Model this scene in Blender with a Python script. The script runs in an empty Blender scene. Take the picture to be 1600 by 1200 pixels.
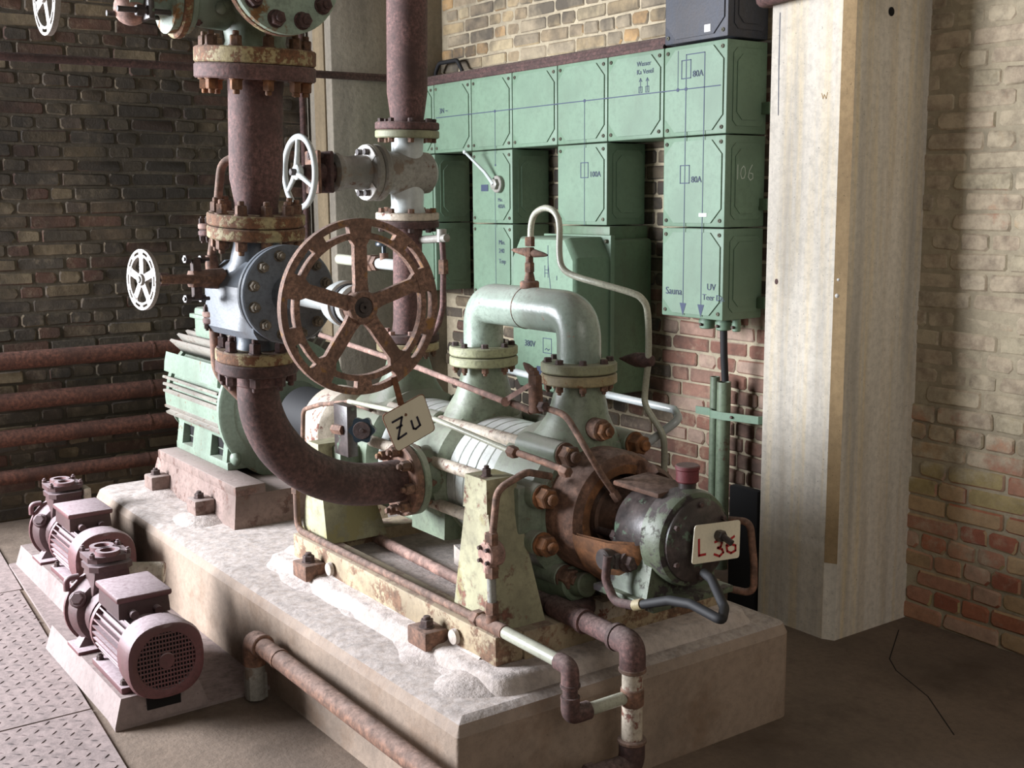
import bpy, bmesh, math, random
from mathutils import Vector, Matrix

# ------------------------------------------------------------------ camera, light, exposure
scene = bpy.context.scene
COL = scene.collection
cam_data = bpy.data.cameras.new('camera')
cam = bpy.data.objects.new('camera', cam_data)
COL.objects.link(cam)
cam_data.sensor_width = 36.0
cam_data.lens = 41.243
cam_data.clip_start = 0.05
cam.matrix_world = Matrix(((0.581510, -0.121130, 0.804471, 0.000000), (0.813499, 0.096368, -0.573526, 0.000000), (-0.008055, 0.987948, 0.154578, 1.650000), (0.000000, 0.000000, 0.000000, 1.000000)))
scene.camera = cam

world = bpy.data.worlds.new('hall_ambient')
scene.world = world
world.use_nodes = True
world.node_tree.nodes['Background'].inputs[0].default_value = (1.0, 0.90, 0.80, 1)
world.node_tree.nodes['Background'].inputs[1].default_value = 0.065

def area_light(name, loc, target, sx, sy, power, color):
    l = bpy.data.lights.new(name, 'AREA')
    l.shape = 'RECTANGLE'; l.size = sx; l.size_y = sy; l.energy = power; l.color = color
    o = bpy.data.objects.new(name, l); COL.objects.link(o)
    o.location = loc
    o.rotation_euler = (Vector(target) - Vector(loc)).to_track_quat('-Z', 'Y').to_euler()
    return o
# tall window further along the left-hand wall, outside the frame
area_light('daylight_window', (-6.3, -2.5, 2.1), (-3.0, 2.6, 1.1), 2.6, 2.2, 1150, (0.90, 0.93, 1.0))
# daylight from the open hall behind the camera
area_light('hall_daylight', (2.4, .4, 3.0), (-2.6, 3.2, 1.2), 3.0, 2.4, 66, (1.0, 0.95, 0.88))

scene.view_settings.view_transform = 'Standard'
scene.view_settings.look = 'None'
scene.view_settings.exposure = 0.0
scene.view_settings.gamma = 1.0
scene.view_settings.use_curve_mapping = False
scene.cycles.max_bounces = 6
scene.cycles.use_denoising = True

R = random.Random(7)
PI = math.pi

# ------------------------------------------------------------------ materials
def lin(c):
    return tuple((x/255/12.92 if x/255 <= .04045 else ((x/255+.055)/1.055)**2.4) for x in c) + (1,)

class NT:
    """small wrapper for building node trees"""
    def __init__(s, name):
        s.m = bpy.data.materials.new(name); s.m.use_nodes = True
        s.t = s.m.node_tree; s.n = s.t.nodes; s.n.clear()
        s.out = s.n.new('ShaderNodeOutputMaterial'); s.b = s.n.new('ShaderNodeBsdfPrincipled')
        s.t.links.new(s.b.outputs[0], s.out.inputs[0])
        s.geo = s.n.new('ShaderNodeNewGeometry')
    def link(s, a, b): s.t.links.new(a, b)
    def noise(s, scale, detail=4, rough=.6, stretch=None, src=None):
        n = s.n.new('ShaderNodeTexNoise'); n.inputs['Scale'].default_value = scale
        n.inputs['Detail'].default_value = detail; n.inputs['Roughness'].default_value = rough
        mp = s.n.new('ShaderNodeMapping'); s.link(src or s.geo.outputs['Position'], mp.inputs[0])
        if stretch: mp.inputs['Scale'].default_value = stretch
        s.link(mp.outputs[0], n.inputs['Vector'])
        return n.outputs[0]
    def ramp(s, fac, stops, interp='LINEAR'):
        r = s.n.new('ShaderNodeValToRGB'); r.color_ramp.interpolation = interp
        e = r.color_ramp.elements
        while len(e) < len(stops): e.new(.5)
        for k, (p, c) in enumerate(stops): e[k].position = p; e[k].color = c
        s.link(fac, r.inputs[0]); return r.outputs[0]
    def step(s, fac, a, b):
        return s.ramp(fac, [(a, (0, 0, 0, 1)), (b, (1, 1, 1, 1))])
    def math(s, op, a, b=None):
        n = s.n.new('ShaderNodeMath'); n.operation = op
        for i, v in enumerate((a, b)):
            if v is None: continue
            if isinstance(v, (int, float)): n.inputs[i].default_value = v
            else: s.link(v, n.inputs[i])
        return n.outputs[0]
    def mix(s, fac, a, b, mode='MIX'):
        n = s.n.new('ShaderNodeMix'); n.data_type = 'RGBA'; n.blend_type = mode
        for sock, v in ((n.inputs[0], fac), (n.inputs[6], a), (n.inputs[7], b)):
            if isinstance(v, (int, float)): sock.default_value = v
            elif isinstance(v, tuple): sock.default_value = v
            else: s.link(v, sock)
        return n.outputs[2]
    def sep(s, v):
        n = s.n.new('ShaderNodeSeparateXYZ'); s.link(v, n.inputs[0]); return n.outputs
    def finish(s, col, rough, bump=None, strength=.3, dist=.004, metal=0):
        if isinstance(col, tuple): s.b.inputs['Base Color'].default_value = col
        else: s.link(col, s.b.inputs['Base Color'])
        if isinstance(rough, (int, float)): s.b.inputs['Roughness'].default_value = rough
        else: s.link(rough, s.b.inputs['Roughness'])
        s.b.inputs['Metallic'].default_value = metal
        if bump is not None:
            bn = s.n.new('ShaderNodeBump'); bn.inputs['Strength'].default_value = strength
            bn.inputs['Distance'].default_value = dist
            s.link(bump, bn.inputs['Height']); s.link(bn.outputs[0], s.b.inputs['Normal'])
        return s.m

def painted(name, base, rust=(96, 60, 44), amount=.3, scale=14, dust=.5, rough=.5, bump=.25, metal=0,
            dustcol=(176, 166, 158), var=.25, second=None, grime=.4):
    """old paint: colour drift, rust showing through in patches, dust settled on faces that look up"""
    t = NT(name)
    n1 = t.noise(scale, 6, .65); n2 = t.noise(scale*4.3, 5, .7); n3 = t.noise(3.1, 3, .5)
    b0 = lin(base); b1 = lin(tuple(c*(1-var) for c in base)); b2 = lin(tuple(min(255, c*(1+var*.35)) for c in base))
    col = t.ramp(n3, [(.3, b1), (.52, b0), (.72, b2)])
    col = t.mix(t.step(n2, .45, .75), col, b1)
    if second:
        col = t.mix(t.step(t.noise(scale*.55, 5, .6), .56, .6), col, lin(second))
    if grime:
        gf = t.math('MULTIPLY', t.step(t.noise(6.5, 6, .7, (1, 1, .4)), .47, .72), grime)
        col = t.mix(gf, col, lin((74, 62, 48)))
    c0 = .72 - amount*.42
    rf = t.step(t.math('ADD', t.math('MULTIPLY', n1, .75), t.math('MULTIPLY', n2, .25)), c0, c0+.05)
    rc = t.ramp(n2, [(.3, lin(tuple(c*.62 for c in rust))), (.55, lin(rust)), (.75, lin(tuple(min(255, c*1.3) for c in rust)))])
    col = t.mix(rf, col, rc)
    if dust:
        nz = t.sep(t.geo.outputs['Normal'])[2]
        df = t.math('MULTIPLY', t.step(nz, .25, .95), t.math('MULTIPLY', t.ramp(n2, [(.25, (.45,)*3+(1,)), (.7, (1, 1, 1, 1))]), dust))
        col = t.mix(df, col, lin(dustcol))
    ro = t.ramp(rf, [(0, (rough,)*3+(1,)), (1, (.85,)*3+(1,))])
    h = t.math('ADD', t.math('MULTIPLY', rf, -.6), n2)
    return t.finish(col, ro, h, bump, .003, metal)

def rusty(name, base, dust=.45, var=.4, rough=.8, bump=.5, scale=60, metal=0, dustcol=(160, 148, 142), spots=None):
    t = NT(name)
    n1 = t.noise(scale, 5, .7); n2 = t.noise(9, 4, .6)
    d = lin(tuple(c*(1-var) for c in base)); l = lin(tuple(min(255, c*(1+var)) for c in base))
    col = t.ramp(n1, [(.3, d), (.5, lin(base)), (.72, l)])
    col = t.mix(t.step(n2, .45, .7), col, lin(tuple(c*.75 for c in base)))
    if spots: col = t.mix(t.step(t.noise(24, 5, .6), .60, .66), col, lin(spots))
    if dust:
        nz = t.sep(t.geo.outputs['Normal'])[2]
        df = t.math('MULTIPLY', t.step(nz, .3, .95), t.math('MULTIPLY', t.step(n1, .25, .7), dust))
        col = t.mix(df, col, lin(dustcol))
    return t.finish(col, rough, n1, bump, .002, metal)

def concrete(name, base, stain, stretch=(1, 1, 1), scale=2.2, var=.22, pits=True, dust=None, bump=.35, streak=None, amount=.5):
    t = NT(name)
    n1 = t.noise(scale, 6, .6, stretch); n2 = t.noise(38, 5, .7); n3 = t.noise(130, 3, .6)
    col = t.ramp(n1, [(.28, lin(tuple(c*(1-var) for c in base))), (.5, lin(base)), (.75, lin(tuple(min(255, c*(1+var*.5)) for c in base)))])
    col = t.mix(t.math('MULTIPLY', t.step(t.noise(scale*1.7, 5, .65, stretch), .52, .68), amount), col, lin(stain))
    if streak:
        col = t.mix(t.math('MULTIPLY', t.step(t.noise(5, 5, .65, (4, 4, .12)), .5, .7), .6), col, lin(streak))
    col = t.mix(t.math('MULTIPLY', t.step(n2, .42, .72), .35), col, lin(tuple(c*.62 for c in base)))
    if pits:
        col = t.mix(t.math('MULTIPLY', t.step(n3, .66, .72), .6), col, lin(tuple(c*.35 for c in base)))
    if dust:
        nz = t.sep(t.geo.outputs['Normal'])[2]
        col = t.mix(t.math('MULTIPLY', t.step(nz, .35, .9), t.ramp(n2, [(.3, (.55,)*3+(1,)), (.6, (1, 1, 1, 1))])), col,
                    t.ramp(t.noise(30, 6, .75), [(.3, lin(tuple(c*.72 for c in dust))), (.55, lin(dust)), (.8, lin(tuple(min(255, c*1.12) for c in dust)))]))
    h = t.math('ADD', n2, t.math('MULTIPLY', n1, 2.0))
    return t.finish(col, .9, h, bump, .008)

def brickmat(name, cols, soot, soot_scale, soot_range, wash=None, wash_range=(.5, .6), wash_z=None, white=.0):
    """each brick its own colour from a small range of fired clays, with soot or limewash lying over the wall in patches"""
    t = NT(name)
    oi = t.n.new('ShaderNodeObjectInfo')
    r = t.math('FRACT', t.math('ADD', oi.outputs['Random'], t.geo.outputs['Random Per Island']))
    k = len(cols)
    col = t.ramp(r, [(i/k, lin(c)) for i, c in enumerate(cols)], 'CONSTANT')
    n1 = t.noise(26, 6, .7); n2 = t.noise(90, 4, .7)
    col = t.mix(t.math('MULTIPLY', t.step(n1, .4, .72), .55), col, t.mix(.6, col, (.03, .025, .02, 1)))
    col = t.mix(t.math('MULTIPLY', t.step(t.noise(17, 5, .7), .52, .7), .4), col, lin((178, 160, 134)))
    if wash:
        f = t.noise(4.2, 6, .7)
        if wash_z:
            z = t.sep(t.geo.outputs['Position'])[2]
            f = t.math('ADD', f, t.ramp(z, [(wash_z[0], (0, 0, 0, 1)), (wash_z[1], (.3, .3, .3, 1))]))
        wf = t.math('MULTIPLY', t.step(f, *wash_range), .86)
        wc = t.ramp(t.noise(15, 5, .7), [(.3, lin(tuple(c*.7 for c in wash))), (.55, lin(wash)), (.75, lin(tuple(min(255, c*1.1) for c in wash)))])
        col = t.mix(wf, col, wc)
    sf = t.math('MULTIPLY', t.step(t.noise(soot_scale, 5, .65), *soot_range), .85)
    col = t.mix(sf, col, lin(soot))
    h = t.math('ADD', n1, t.math('MULTIPLY', n2, .5))
    return t.finish(col, .92, h, .6, .006)

def plain(name, c, rough=.5, metal=0):
    t = NT(name); return t.finish(lin(c), rough, metal=metal)

M = {}
M['green'] = painted('green_enclosure_paint', (106, 131, 109), amount=.02, scale=10, dust=.25, rough=.55, bump=.12, var=.1, grime=.12)
M['green_dark'] = painted('green_cast_paint', (92, 116, 90), amount=.15, scale=10, dust=.2, rough=.55, bump=.15, var=.15)
M['black_box'] = painted('black_tar_paint', (58, 62, 72), rust=(96, 98, 104), amount=.25, scale=22, dust=.1, rough=.6, bump=.5)
M['print'] = plain('diagram_print', (52, 62, 84), .7)
M['screw'] = rusty('screw_steel', (86, 84, 70), dust=.1)
M['mint'] = painted('mint_pump_paint', (160, 176, 162), rust=(120, 90, 70), amount=.26, scale=16, dust=.4, rough=.27, bump=.3, var=.22, dustcol=(186, 176, 170))
M['mint_motor'] = painted('mint_motor_paint', (122, 138, 122), rust=(104, 84, 66), amount=.28, scale=16, dust=.25, rough=.5, bump=.2, var=.16)
M['ring_white'] = painted('dusty_white_ring_paint', (190, 196, 190), rust=(120, 100, 84), amount=.1, scale=18, dust=.5, rough=.3, bump=.15, var=.12, dustcol=(200, 192, 190))
M['casing'] = painted('casing_paint', (128, 140, 120), rust=(104, 78, 60), amount=.26, scale=12, dust=.55, rough=.45, bump=.3, dustcol=(184, 174, 168))
M['casing_dark'] = painted('lower_casing_paint', (104, 118, 96), rust=(90, 66, 52), amount=.25, scale=9, dust=.4, rough=.5, bump=.3)
M['flange_yellow'] = painted('flange_old_paint', (164, 150, 112), rust=(126, 82, 52), amount=.38, scale=20, dust=.3, rough=.6, bump=.4)
M['flange_green'] = painted('flange_green_paint', (158, 160, 126), rust=(120, 84, 60), amount=.3, scale=20, dust=.3, rough=.6, bump=.4)
M['flange_rust'] = painted('rusting_flange_paint', (160, 146, 106), rust=(112, 78, 54), amount=.62, scale=18, dust=.25, rough=.7, bump=.5)
M['pale'] = painted('peeling_pale_paint', (196, 184, 166), rust=(112, 70, 58), amount=.42, scale=16, dust=.3, rough=.6, bump=.5)
M['ped'] = painted('pedestal_paint', (168, 164, 132), rust=(112, 78, 64), amount=.42, scale=7, dust=.15, rough=.6, bump=.35, second=(150, 142, 98))
M['frame'] = painted('frame_paint', (176, 158, 128), rust=(118, 90, 70), amount=.5, scale=9, dust=.3, rough=.7, bump=.4)
M['rust'] = rusty('rusty_pipe', (96, 70, 66), dust=.4, bump=.6, scale=90)
M['rust_dark'] = rusty('dark_rusty_pipe', (78, 56, 52), dust=.35, scale=70)
M['rust_wall'] = rusty('brown_wall_pipe', (92, 58, 46), dust=.1, scale=50)
M['rust_bolt'] = rusty('rusty_bolt', (108, 80, 64), dust=.3, scale=70, spots=(136, 100, 66))
M['bolt_dark'] = rusty('dark_bolt', (74, 58, 54), dust=.3, scale=70)
M['rust_orange'] = rusty('orange_rust', (120, 80, 50), dust=.2, scale=30)
M['rust_brown'] = rusty('brown_lantern', (112, 82, 66), dust=.45, scale=40)
M['wheel'] = rusty('handwheel_rust', (126, 97, 82), dust=.4, scale=110, spots=(142, 104, 62), dustcol=(172, 158, 150))
M['steel_blue'] = painted('blue_grey_valve_paint', (98, 106, 114), rust=(84, 74, 66), amount=.12, scale=18, dust=.45, rough=.42, bump=.2, dustcol=(150, 156, 164))
M['grey'] = painted('grey_valve_paint', (150, 148, 140), rust=(104, 76, 62), amount=.3, scale=20, dust=.35, rough=.42, bump=.3, second=(126, 112, 98))
M['grey_smooth'] = painted('light_grey_paint', (188, 194, 192), rust=(110, 90, 80), amount=.04, scale=14, dust=.2, rough=.3, bump=.05, var=.08, grime=.15)
M['white_paint'] = painted('white_paint', (226, 224, 218), rust=(150, 80, 70), amount=.12, scale=22, dust=0, rough=.5, bump=.1, var=.08)
M['verdigris'] = painted('stained_green_valve_paint', (140, 156, 138), rust=(118, 86, 52), amount=.42, scale=9, dust=.2, rough=.55, bump=.35)
M['tube'] = painted('pale_tube_paint', (190, 192, 172), rust=(124, 92, 66), amount=.2, scale=40, dust=.2, rough=.35, bump=.1)
M['tube_pink'] = rusty('pinkish_rod', (150, 118, 106), dust=.4, scale=30)
M['tube_brown'] = rusty('brown_tube', (116, 90, 76), dust=.4, scale=40)
M['oily'] = rusty('oily_iron', (66, 58, 56), dust=.2, scale=25, rough=.38, spots=(92, 110, 92))
M['oily_green'] = painted('oily_green_paint', (92, 104, 84), rust=(52, 44, 44), amount=.5, scale=9, dust=.15, rough=.5, bump=.4)
M['black'] = plain('black_rubber', (20, 20, 22), .7)
M['matt_black'] = plain('matt_black', (20, 20, 22), .95)
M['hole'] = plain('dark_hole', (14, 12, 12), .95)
M['red_cap'] = painted('red_cap_paint', (116, 48, 54), amount=.3, scale=30, dust=.7, rough=.6, dustcol=(120, 112, 106))
M['sign'] = painted('enamel_sign', (226, 218, 194), rust=(140, 110, 76), amount=.12, scale=30, dust=0, rough=.4, bump=.05, var=.06, grime=.12)
M['sign_edge'] = rusty('sign_rim', (110, 70, 46), dust=0)
M['ink'] = plain('black_ink', (24, 22, 40), .5)
M['ink_red'] = plain('red_ink', (168, 34, 40), .5)
M['chalk'] = plain('chalk', (196, 206, 196), .9)
M['plum'] = painted('plum_primer', (100, 62, 64), rust=(62, 44, 44), amount=.15, scale=18, dust=.95, rough=.6, bump=.2, dustcol=(196, 180, 184), var=.2)
M['plum_dark'] = painted('plum_primer_dark', (74, 48, 48), rust=(52, 38, 36), amount=.15, scale=18, dust=.8, rough=.6, bump=.2, dustcol=(190, 172, 176), var=.25)
M['bolt_steel'] = rusty('steel_bolt', (112, 104, 90), dust=.3, scale=70)
M['bed'] = painted('dusty_bed_paint', (132, 112, 104), rust=(98, 76, 68), amount=.4, scale=12, dust=.8, rough=.8, bump=.4, dustcol=(170, 156, 150))
M['dull_white'] = painted('dull_white_paint', (164, 158, 150), rust=(104, 80, 62), amount=.3, scale=40, dust=.2, rough=.4, bump=.2)
M['fin'] = painted('dusty_fin_paint', (118, 114, 104), rust=(92, 74, 60), amount=.4, scale=30, dust=.5, rough=.7, bump=.3)
M['knob'] = plain('dark_knob', (40, 52, 60), .35)
M['plinth'] = concrete('plinth_concrete', (148, 130, 114), (118, 92, 70), scale=2.4, dust=(180, 170, 164), amount=.6)
M['grout'] = concrete('grout', (182, 170, 160), (156, 136, 116), scale=5, dust=(194, 183, 177), bump=.6)
M['pillar'] = concrete('pillar_concrete', (216, 208, 194), (190, 170, 140), stretch=(6, 6, .35), scale=1.6, streak=(228, 206, 160), amount=.35, bump=.2, var=.16)
M['pillar_grey'] = concrete('corner_pillar_concrete', (138, 130, 116), (104, 98, 88), stretch=(2, 2, .5), scale=2, bump=.25)
M['pillar_edge'] = concrete('chamfer_concrete', (176, 150, 112), (150, 124, 90), stretch=(2, 2, .5), scale=2, bump=.3)
M['pillar_board'] = concrete('board_marked_edge', (138, 122, 96), (112, 96, 74), stretch=(4, 4, .4), scale=2, bump=.3)
M['tread'] = rusty('shaded_tread_steel', (98, 84, 82), dust=.0, scale=30)  # dirty steel, darkened to paint in the shadow side of the dashes
M['floor'] = concrete('floor_concrete', (122, 106, 92), (84, 70, 58), scale=1.6, bump=.4, amount=.7)
M['steel_plate'] = concrete('tread_plate_steel', (138, 124, 120), (104, 90, 88), scale=3, bump=.2, dust=(150, 134, 130))
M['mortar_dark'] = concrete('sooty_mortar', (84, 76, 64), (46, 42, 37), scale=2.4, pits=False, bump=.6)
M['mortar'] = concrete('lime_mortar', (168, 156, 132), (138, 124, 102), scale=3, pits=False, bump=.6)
M['brick_dark'] = brickmat('soot_and_shade_brick', [(110, 94, 76), (98, 88, 76), (122, 106, 82), (110, 80, 66), (92, 84, 74), (134, 118, 94), (104, 90, 78), (96, 86, 72), (150, 134, 108), (88, 78, 68), (108, 96, 80), (106, 74, 62)],
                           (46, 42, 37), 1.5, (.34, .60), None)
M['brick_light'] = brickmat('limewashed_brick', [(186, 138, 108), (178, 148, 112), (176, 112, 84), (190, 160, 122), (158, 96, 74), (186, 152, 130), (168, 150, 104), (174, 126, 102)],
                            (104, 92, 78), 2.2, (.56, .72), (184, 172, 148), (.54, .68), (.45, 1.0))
M['brick_red'] = brickmat('pinkish_brick', [(142, 106, 90), (134, 94, 78), (156, 124, 108), (122, 84, 70), (158, 134, 118), (130, 100, 86)], (58, 48, 42), 1.7, (.46, .62), (176, 160, 146), (.66, .76))
M['brick_tan'] = brickmat('tan_brick', [(168, 148, 114), (156, 138, 110), (176, 160, 128), (148, 132, 108), (172, 140, 98), (136, 124, 104), (160, 146, 122)], (74, 68, 60), 2.0, (.48, .64), (170, 154, 126), (.64, .74))

# ------------------------------------------------------------------ geometry helpers
def V(*a): return Vector(a[0] if len(a) == 1 else a)
def basis(d, up=None):
    z = Vector(d).normalized()
    u = Vector(up) if up else (Vector((0, 0, 1)) if abs(z.z) < .9 else Vector((1, 0, 0)))
    x = u.cross(z).normalized(); y = z.cross(x)
    return x, y, z

class MB:
    """collects shapes in world coordinates; build() links them as one mesh object"""
    def __init__(s): s.v = []; s.f = []
    def add(s, vs, fs):
        o = len(s.v); s.v += [Vector(p) for p in vs]; s.f += [tuple(i+o for i in f) for f in fs]; return s
    def box(s, x0, x1, y0, y1, z0, z1, bev=0, mat=None):
        bm = bmesh.new(); bmesh.ops.create_cube(bm, size=1)
        for v in bm.verts:
            v.co = Vector(((x0+x1)/2+v.co.x*(x1-x0), (y0+y1)/2+v.co.y*(y1-y0), (z0+z1)/2+v.co.z*(z1-z0)))
        if bev: bmesh.ops.bevel(bm, geom=list(bm.edges), offset=bev, segments=2, affect='EDGES', profile=.5)
        bm.verts.index_update()
        vs = [(mat @ v.co) if mat else v.co.copy() for v in bm.verts]
        s.add(vs, [[v.index for v in f.verts] for f in bm.faces]); bm.free(); return s
    def hull8(s, bottom, top):
        """solid between two quads"""
        return s.add(list(bottom)+list(top), [(3, 2, 1, 0), (4, 5, 6, 7), (0, 1, 5, 4), (1, 2, 6, 5), (2, 3, 7, 6), (3, 0, 4, 7)])
    def lathe(s, o, d, prof, n=32, a0=0, a1=2*PI, up=None):
        x, y, z = basis(d, up); o = Vector(o); full = abs(a1-a0-2*PI) < 1e-6
        m = n if full else n+1
        vs = []
        for t, r in prof:
            for k in range(m):
                a = a0+(a1-a0)*k/n
                vs.append(o+z*t+(x*math.cos(a)+y*math.sin(a))*max(r, 1e-4))
        fs = []
        for i in range(len(prof)-1):
            for k in range(n):
                k2 = (k+1) % m
                fs.append((i*m+k, i*m+k2, (i+1)*m+k2, (i+1)*m+k))
        return s.add(vs, fs)
    def cyl(s, p0, p1, r0, r1=None, n=20, bev=0):
        p0 = Vector(p0); p1 = Vector(p1); L = (p1-p0).length; r1 = r0 if r1 is None else r1
        b = bev
        prof = [(0, 0), (0, r0-b), (b, r0), (L-b, r1), (L, r1-b), (L, 0)] if b else [(0, 0), (0, r0), (L, r1), (L, 0)]
        return s.lathe(p0, p1-p0, prof, n)
    def tube(s, pts, r, n=10, cap=True):
        P = [Vector(p) for p in pts]; rs = r if isinstance(r, (list, tuple)) else [r]*len(P)
        T = []
        for i in range(len(P)):
            a = P[max(i-1, 0)]; b = P[min(i+1, len(P)-1)]; T.append((b-a).normalized())
        x, y, z = basis(T[0]); vs = []
        for i, p in enumerate(P):
            x = (x-T[i]*x.dot(T[i])).normalized(); y = T[i].cross(x)
            for k in range(n):
                a = 2*PI*k/n; vs.append(p+(x*math.cos(a)+y*math.sin(a))*rs[i])
        fs = [(i*n+k, i*n+(k+1) % n, (i+1)*n+(k+1) % n, (i+1)*n+k) for i in range(len(P)-1) for k in range(n)]
        if cap: fs += [tuple(range(n-1, -1, -1)), tuple((len(P)-1)*n+k for k in range(n))]
        return s.add(vs, fs)
    def torus(s, c, d, R_, r, n=40, m=10, a0=0, a1=2*PI, sq=1.0):
        x, y, z = basis(d); c = Vector(c); vs = []; full = abs(a1-a0-2*PI) < 1e-6; N = n if full else n+1
        for i in range(N):
            a = a0+(a1-a0)*i/n; u = x*math.cos(a)+y*math.sin(a)
            for k in range(m):
                b = 2*PI*k/m; vs.append(c+u*(R_+r*math.cos(b))+z*(r*sq*math.sin(b)))
        fs = [(i*m+k, ((i+1) % N)*m+k, ((i+1) % N)*m+(k+1) % m, i*m+(k+1) % m) for i in range(n) for k in range(m)]
        if not full: fs += [tuple(range(m)), tuple((N-1)*m+k for k in range(m-1, -1, -1))]
        return s.add(vs, fs)
    def prism(s, poly, o, ux, uy, uz, h):
        o = Vector(o); ux = Vector(ux); uy = Vector(uy); uz = Vector(uz); n = len(poly)
        a = [o+ux*p+uy*q for p, q in poly]; b = [p+uz*h for p in a]
        return s.add(a+b, [tuple(range(n-1, -1, -1)), tuple(range(n, 2*n))]+[(i, (i+1) % n, n+(i+1) % n, n+i) for i in range(n)])
    def sphere(s, c, r, n=20, m=12, sc=(1, 1, 1)):
        vs = []; c = Vector(c)
        for i in range(m+1):
            t = PI*i/m
            for k in range(n):
                a = 2*PI*k/n
                vs.append(c+Vector((r*sc[0]*math.sin(t)*math.cos(a), r*sc[1]*math.sin(t)*math.sin(a), r*sc[2]*math.cos(t))))
        return s.add(vs, [(i*n+k, (i+1)*n+k, (i+1)*n+(k+1) % n, i*n+(k+1) % n) for i in range(m) for k in range(n)])
    def hexa(s, p, d, r, h, rot=0, cham=.12):
        x, y, z = basis(d); p = Vector(p); vs = []
        for t, rr in ((0, r), (h*(1-cham), r), (h, r*.86)):
            for k in range(6):
                a = PI/3*k+rot; vs.append(p+z*t+(x*math.cos(a)+y*math.sin(a))*rr)
        fs = [(i*6+k, i*6+(k+1) % 6, (i+1)*6+(k+1) % 6, (i+1)*6+k) for i in range(2) for k in range(6)]
        return s.add(vs, fs+[(5, 4, 3, 2, 1, 0), (12, 13, 14, 15, 16, 17)])
    def cells(s, fn, nu, nv, present, h, wrap=False):
        """plate made of a grid of cells with holes where present(i,j) is false; fn(u,v,t) gives the point"""
        idx = {}
        def vert(i, j, t):
            if wrap: i %= nu
            k = (i, j, t)
            if k not in idx: idx[k] = len(s.v); s.v.append(Vector(fn(i, j, t)))
            return idx[k]
        on = lambda i, j: 0 <= j < nv and (wrap or 0 <= i < nu) and present(i % nu, j)
        for i in range(nu):
            for j in range(nv):
                if not on(i, j): continue
                s.f.append((vert(i, j, h), vert(i+1, j, h), vert(i+1, j+1, h), vert(i, j+1, h)))
                s.f.append((vert(i, j+1, 0), vert(i+1, j+1, 0), vert(i+1, j, 0), vert(i, j, 0)))
                for (a, b, q, r_, e, g) in ((i, j-1, i, j, i+1, j), (i, j+1, i+1, j+1, i, j+1), (i-1, j, i, j+1, i, j), (i+1, j, i+1, j, i+1, j+1)):
                    if not on(a, b):
                        s.f.append((vert(q, r_, 0), vert(e, g, 0), vert(e, g, h), vert(q, r_, h)))
        return s
    def mesh(s, name, org=(0, 0, 0), angle=38, recalc=True):
        me = bpy.data.meshes.new(name); o = Vector(org)
        me.from_pydata([tuple(p-o) for p in s.v], [], s.f)
        if recalc:
            bm = bmesh.new(); bm.from_mesh(me)
            bmesh.ops.remove_doubles(bm, verts=bm.verts, dist=1e-6)
            bmesh.ops.recalc_face_normals(bm, faces=bm.faces); bm.to_mesh(me); bm.free()
        for p in me.polygons: p.use_smooth = True
        me.set_sharp_from_angle(angle=math.radians(angle))
        return me
    def build(s, name, mat, parent=None, angle=38, label=None):
        org = ORG.get(parent, Vector((0, 0, 0))) if parent else Vector((0, 0, 0))
        o = bpy.data.objects.new(name, s.mesh(name, org, angle)); COL.objects.link(o)
        o.data.materials.append(M[mat] if isinstance(mat, str) else mat)
        if parent: o.parent = parent
        ORG[o] = org
        if label: o['label'] = label
        return o
ORG = {}

def thing(name, label, cat, loc=(0, 0, 0), group=None):
    o = bpy.data.objects.new(name, None); COL.objects.link(o); o.location = loc; o.empty_display_size = .1
    o['label'] = label; o['category'] = cat
    if group: o['group'] = group
    ORG[o] = Vector(loc); return o
def tag(o, label, cat, group=None):
    o['label'] = label; o['category'] = cat
    if group: o['group'] = group
    return o
def struct(o, label=None):
    o['kind'] = 'structure'
    if label: o['label'] = label
    return o
def part(name, mb, mat, parent, label=None, angle=38): return mb.build(name, mat, parent, angle, label)
def copy_tree(o, parent=None):
    c = o.copy(); COL.objects.link(c)
    if parent: c.parent = parent
    for ch in list(o.children): copy_tree(ch, c)
    return c

SHARED = {}
def shared(key, maker):
    if key not in SHARED: SHARED[key] = maker()
    return SHARED[key]
def place(name, me, mat, parent, p, d, scale, up=None, spin=0):
    """an object that shares its mesh; the mesh points along +Z"""
    org = ORG[parent]; x, y, z = basis(d, up)
    m = Matrix((x, y, z)).transposed().to_4x4() @ Matrix.Rotation(spin, 4, 'Z')
    o = bpy.data.objects.new(name, me); COL.objects.link(o); o.parent = parent
    sc = scale if isinstance(scale, (tuple, list)) else (scale,)*3
    o.matrix_local = Matrix.Translation(Vector(p)-org) @ m @ Matrix.Diagonal((*sc, 1))
    if not me.materials: me.materials.append(M[mat])
    else:
        o.material_slots[0].link = 'OBJECT'; o.material_slots[0].material = M[mat]
    ORG[o] = org
    return o
def bolt_mesh(stud=True):
    b = MB().cyl((0, 0, 0), (0, 0, .12), 1.15, n=16).hexa((0, 0, .1), (0, 0, 1), 1.0, 1.0)
    if stud: b.cyl((0, 0, 1.05), (0, 0, 1.55), .55, n=10, bev=.1)
    return b.mesh('bolt' if stud else 'cap_bolt')
def bolt(parent, p, d, r=.011, h=None, mat='rust_bolt', stud=True, name='bolt'):
    me = shared('bolt%d' % stud, lambda: bolt_mesh(stud))
    return place(name, me, mat, parent, p, d, (r, r, (h or r*1.5)), spin=R.uniform(0, 1))
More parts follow.
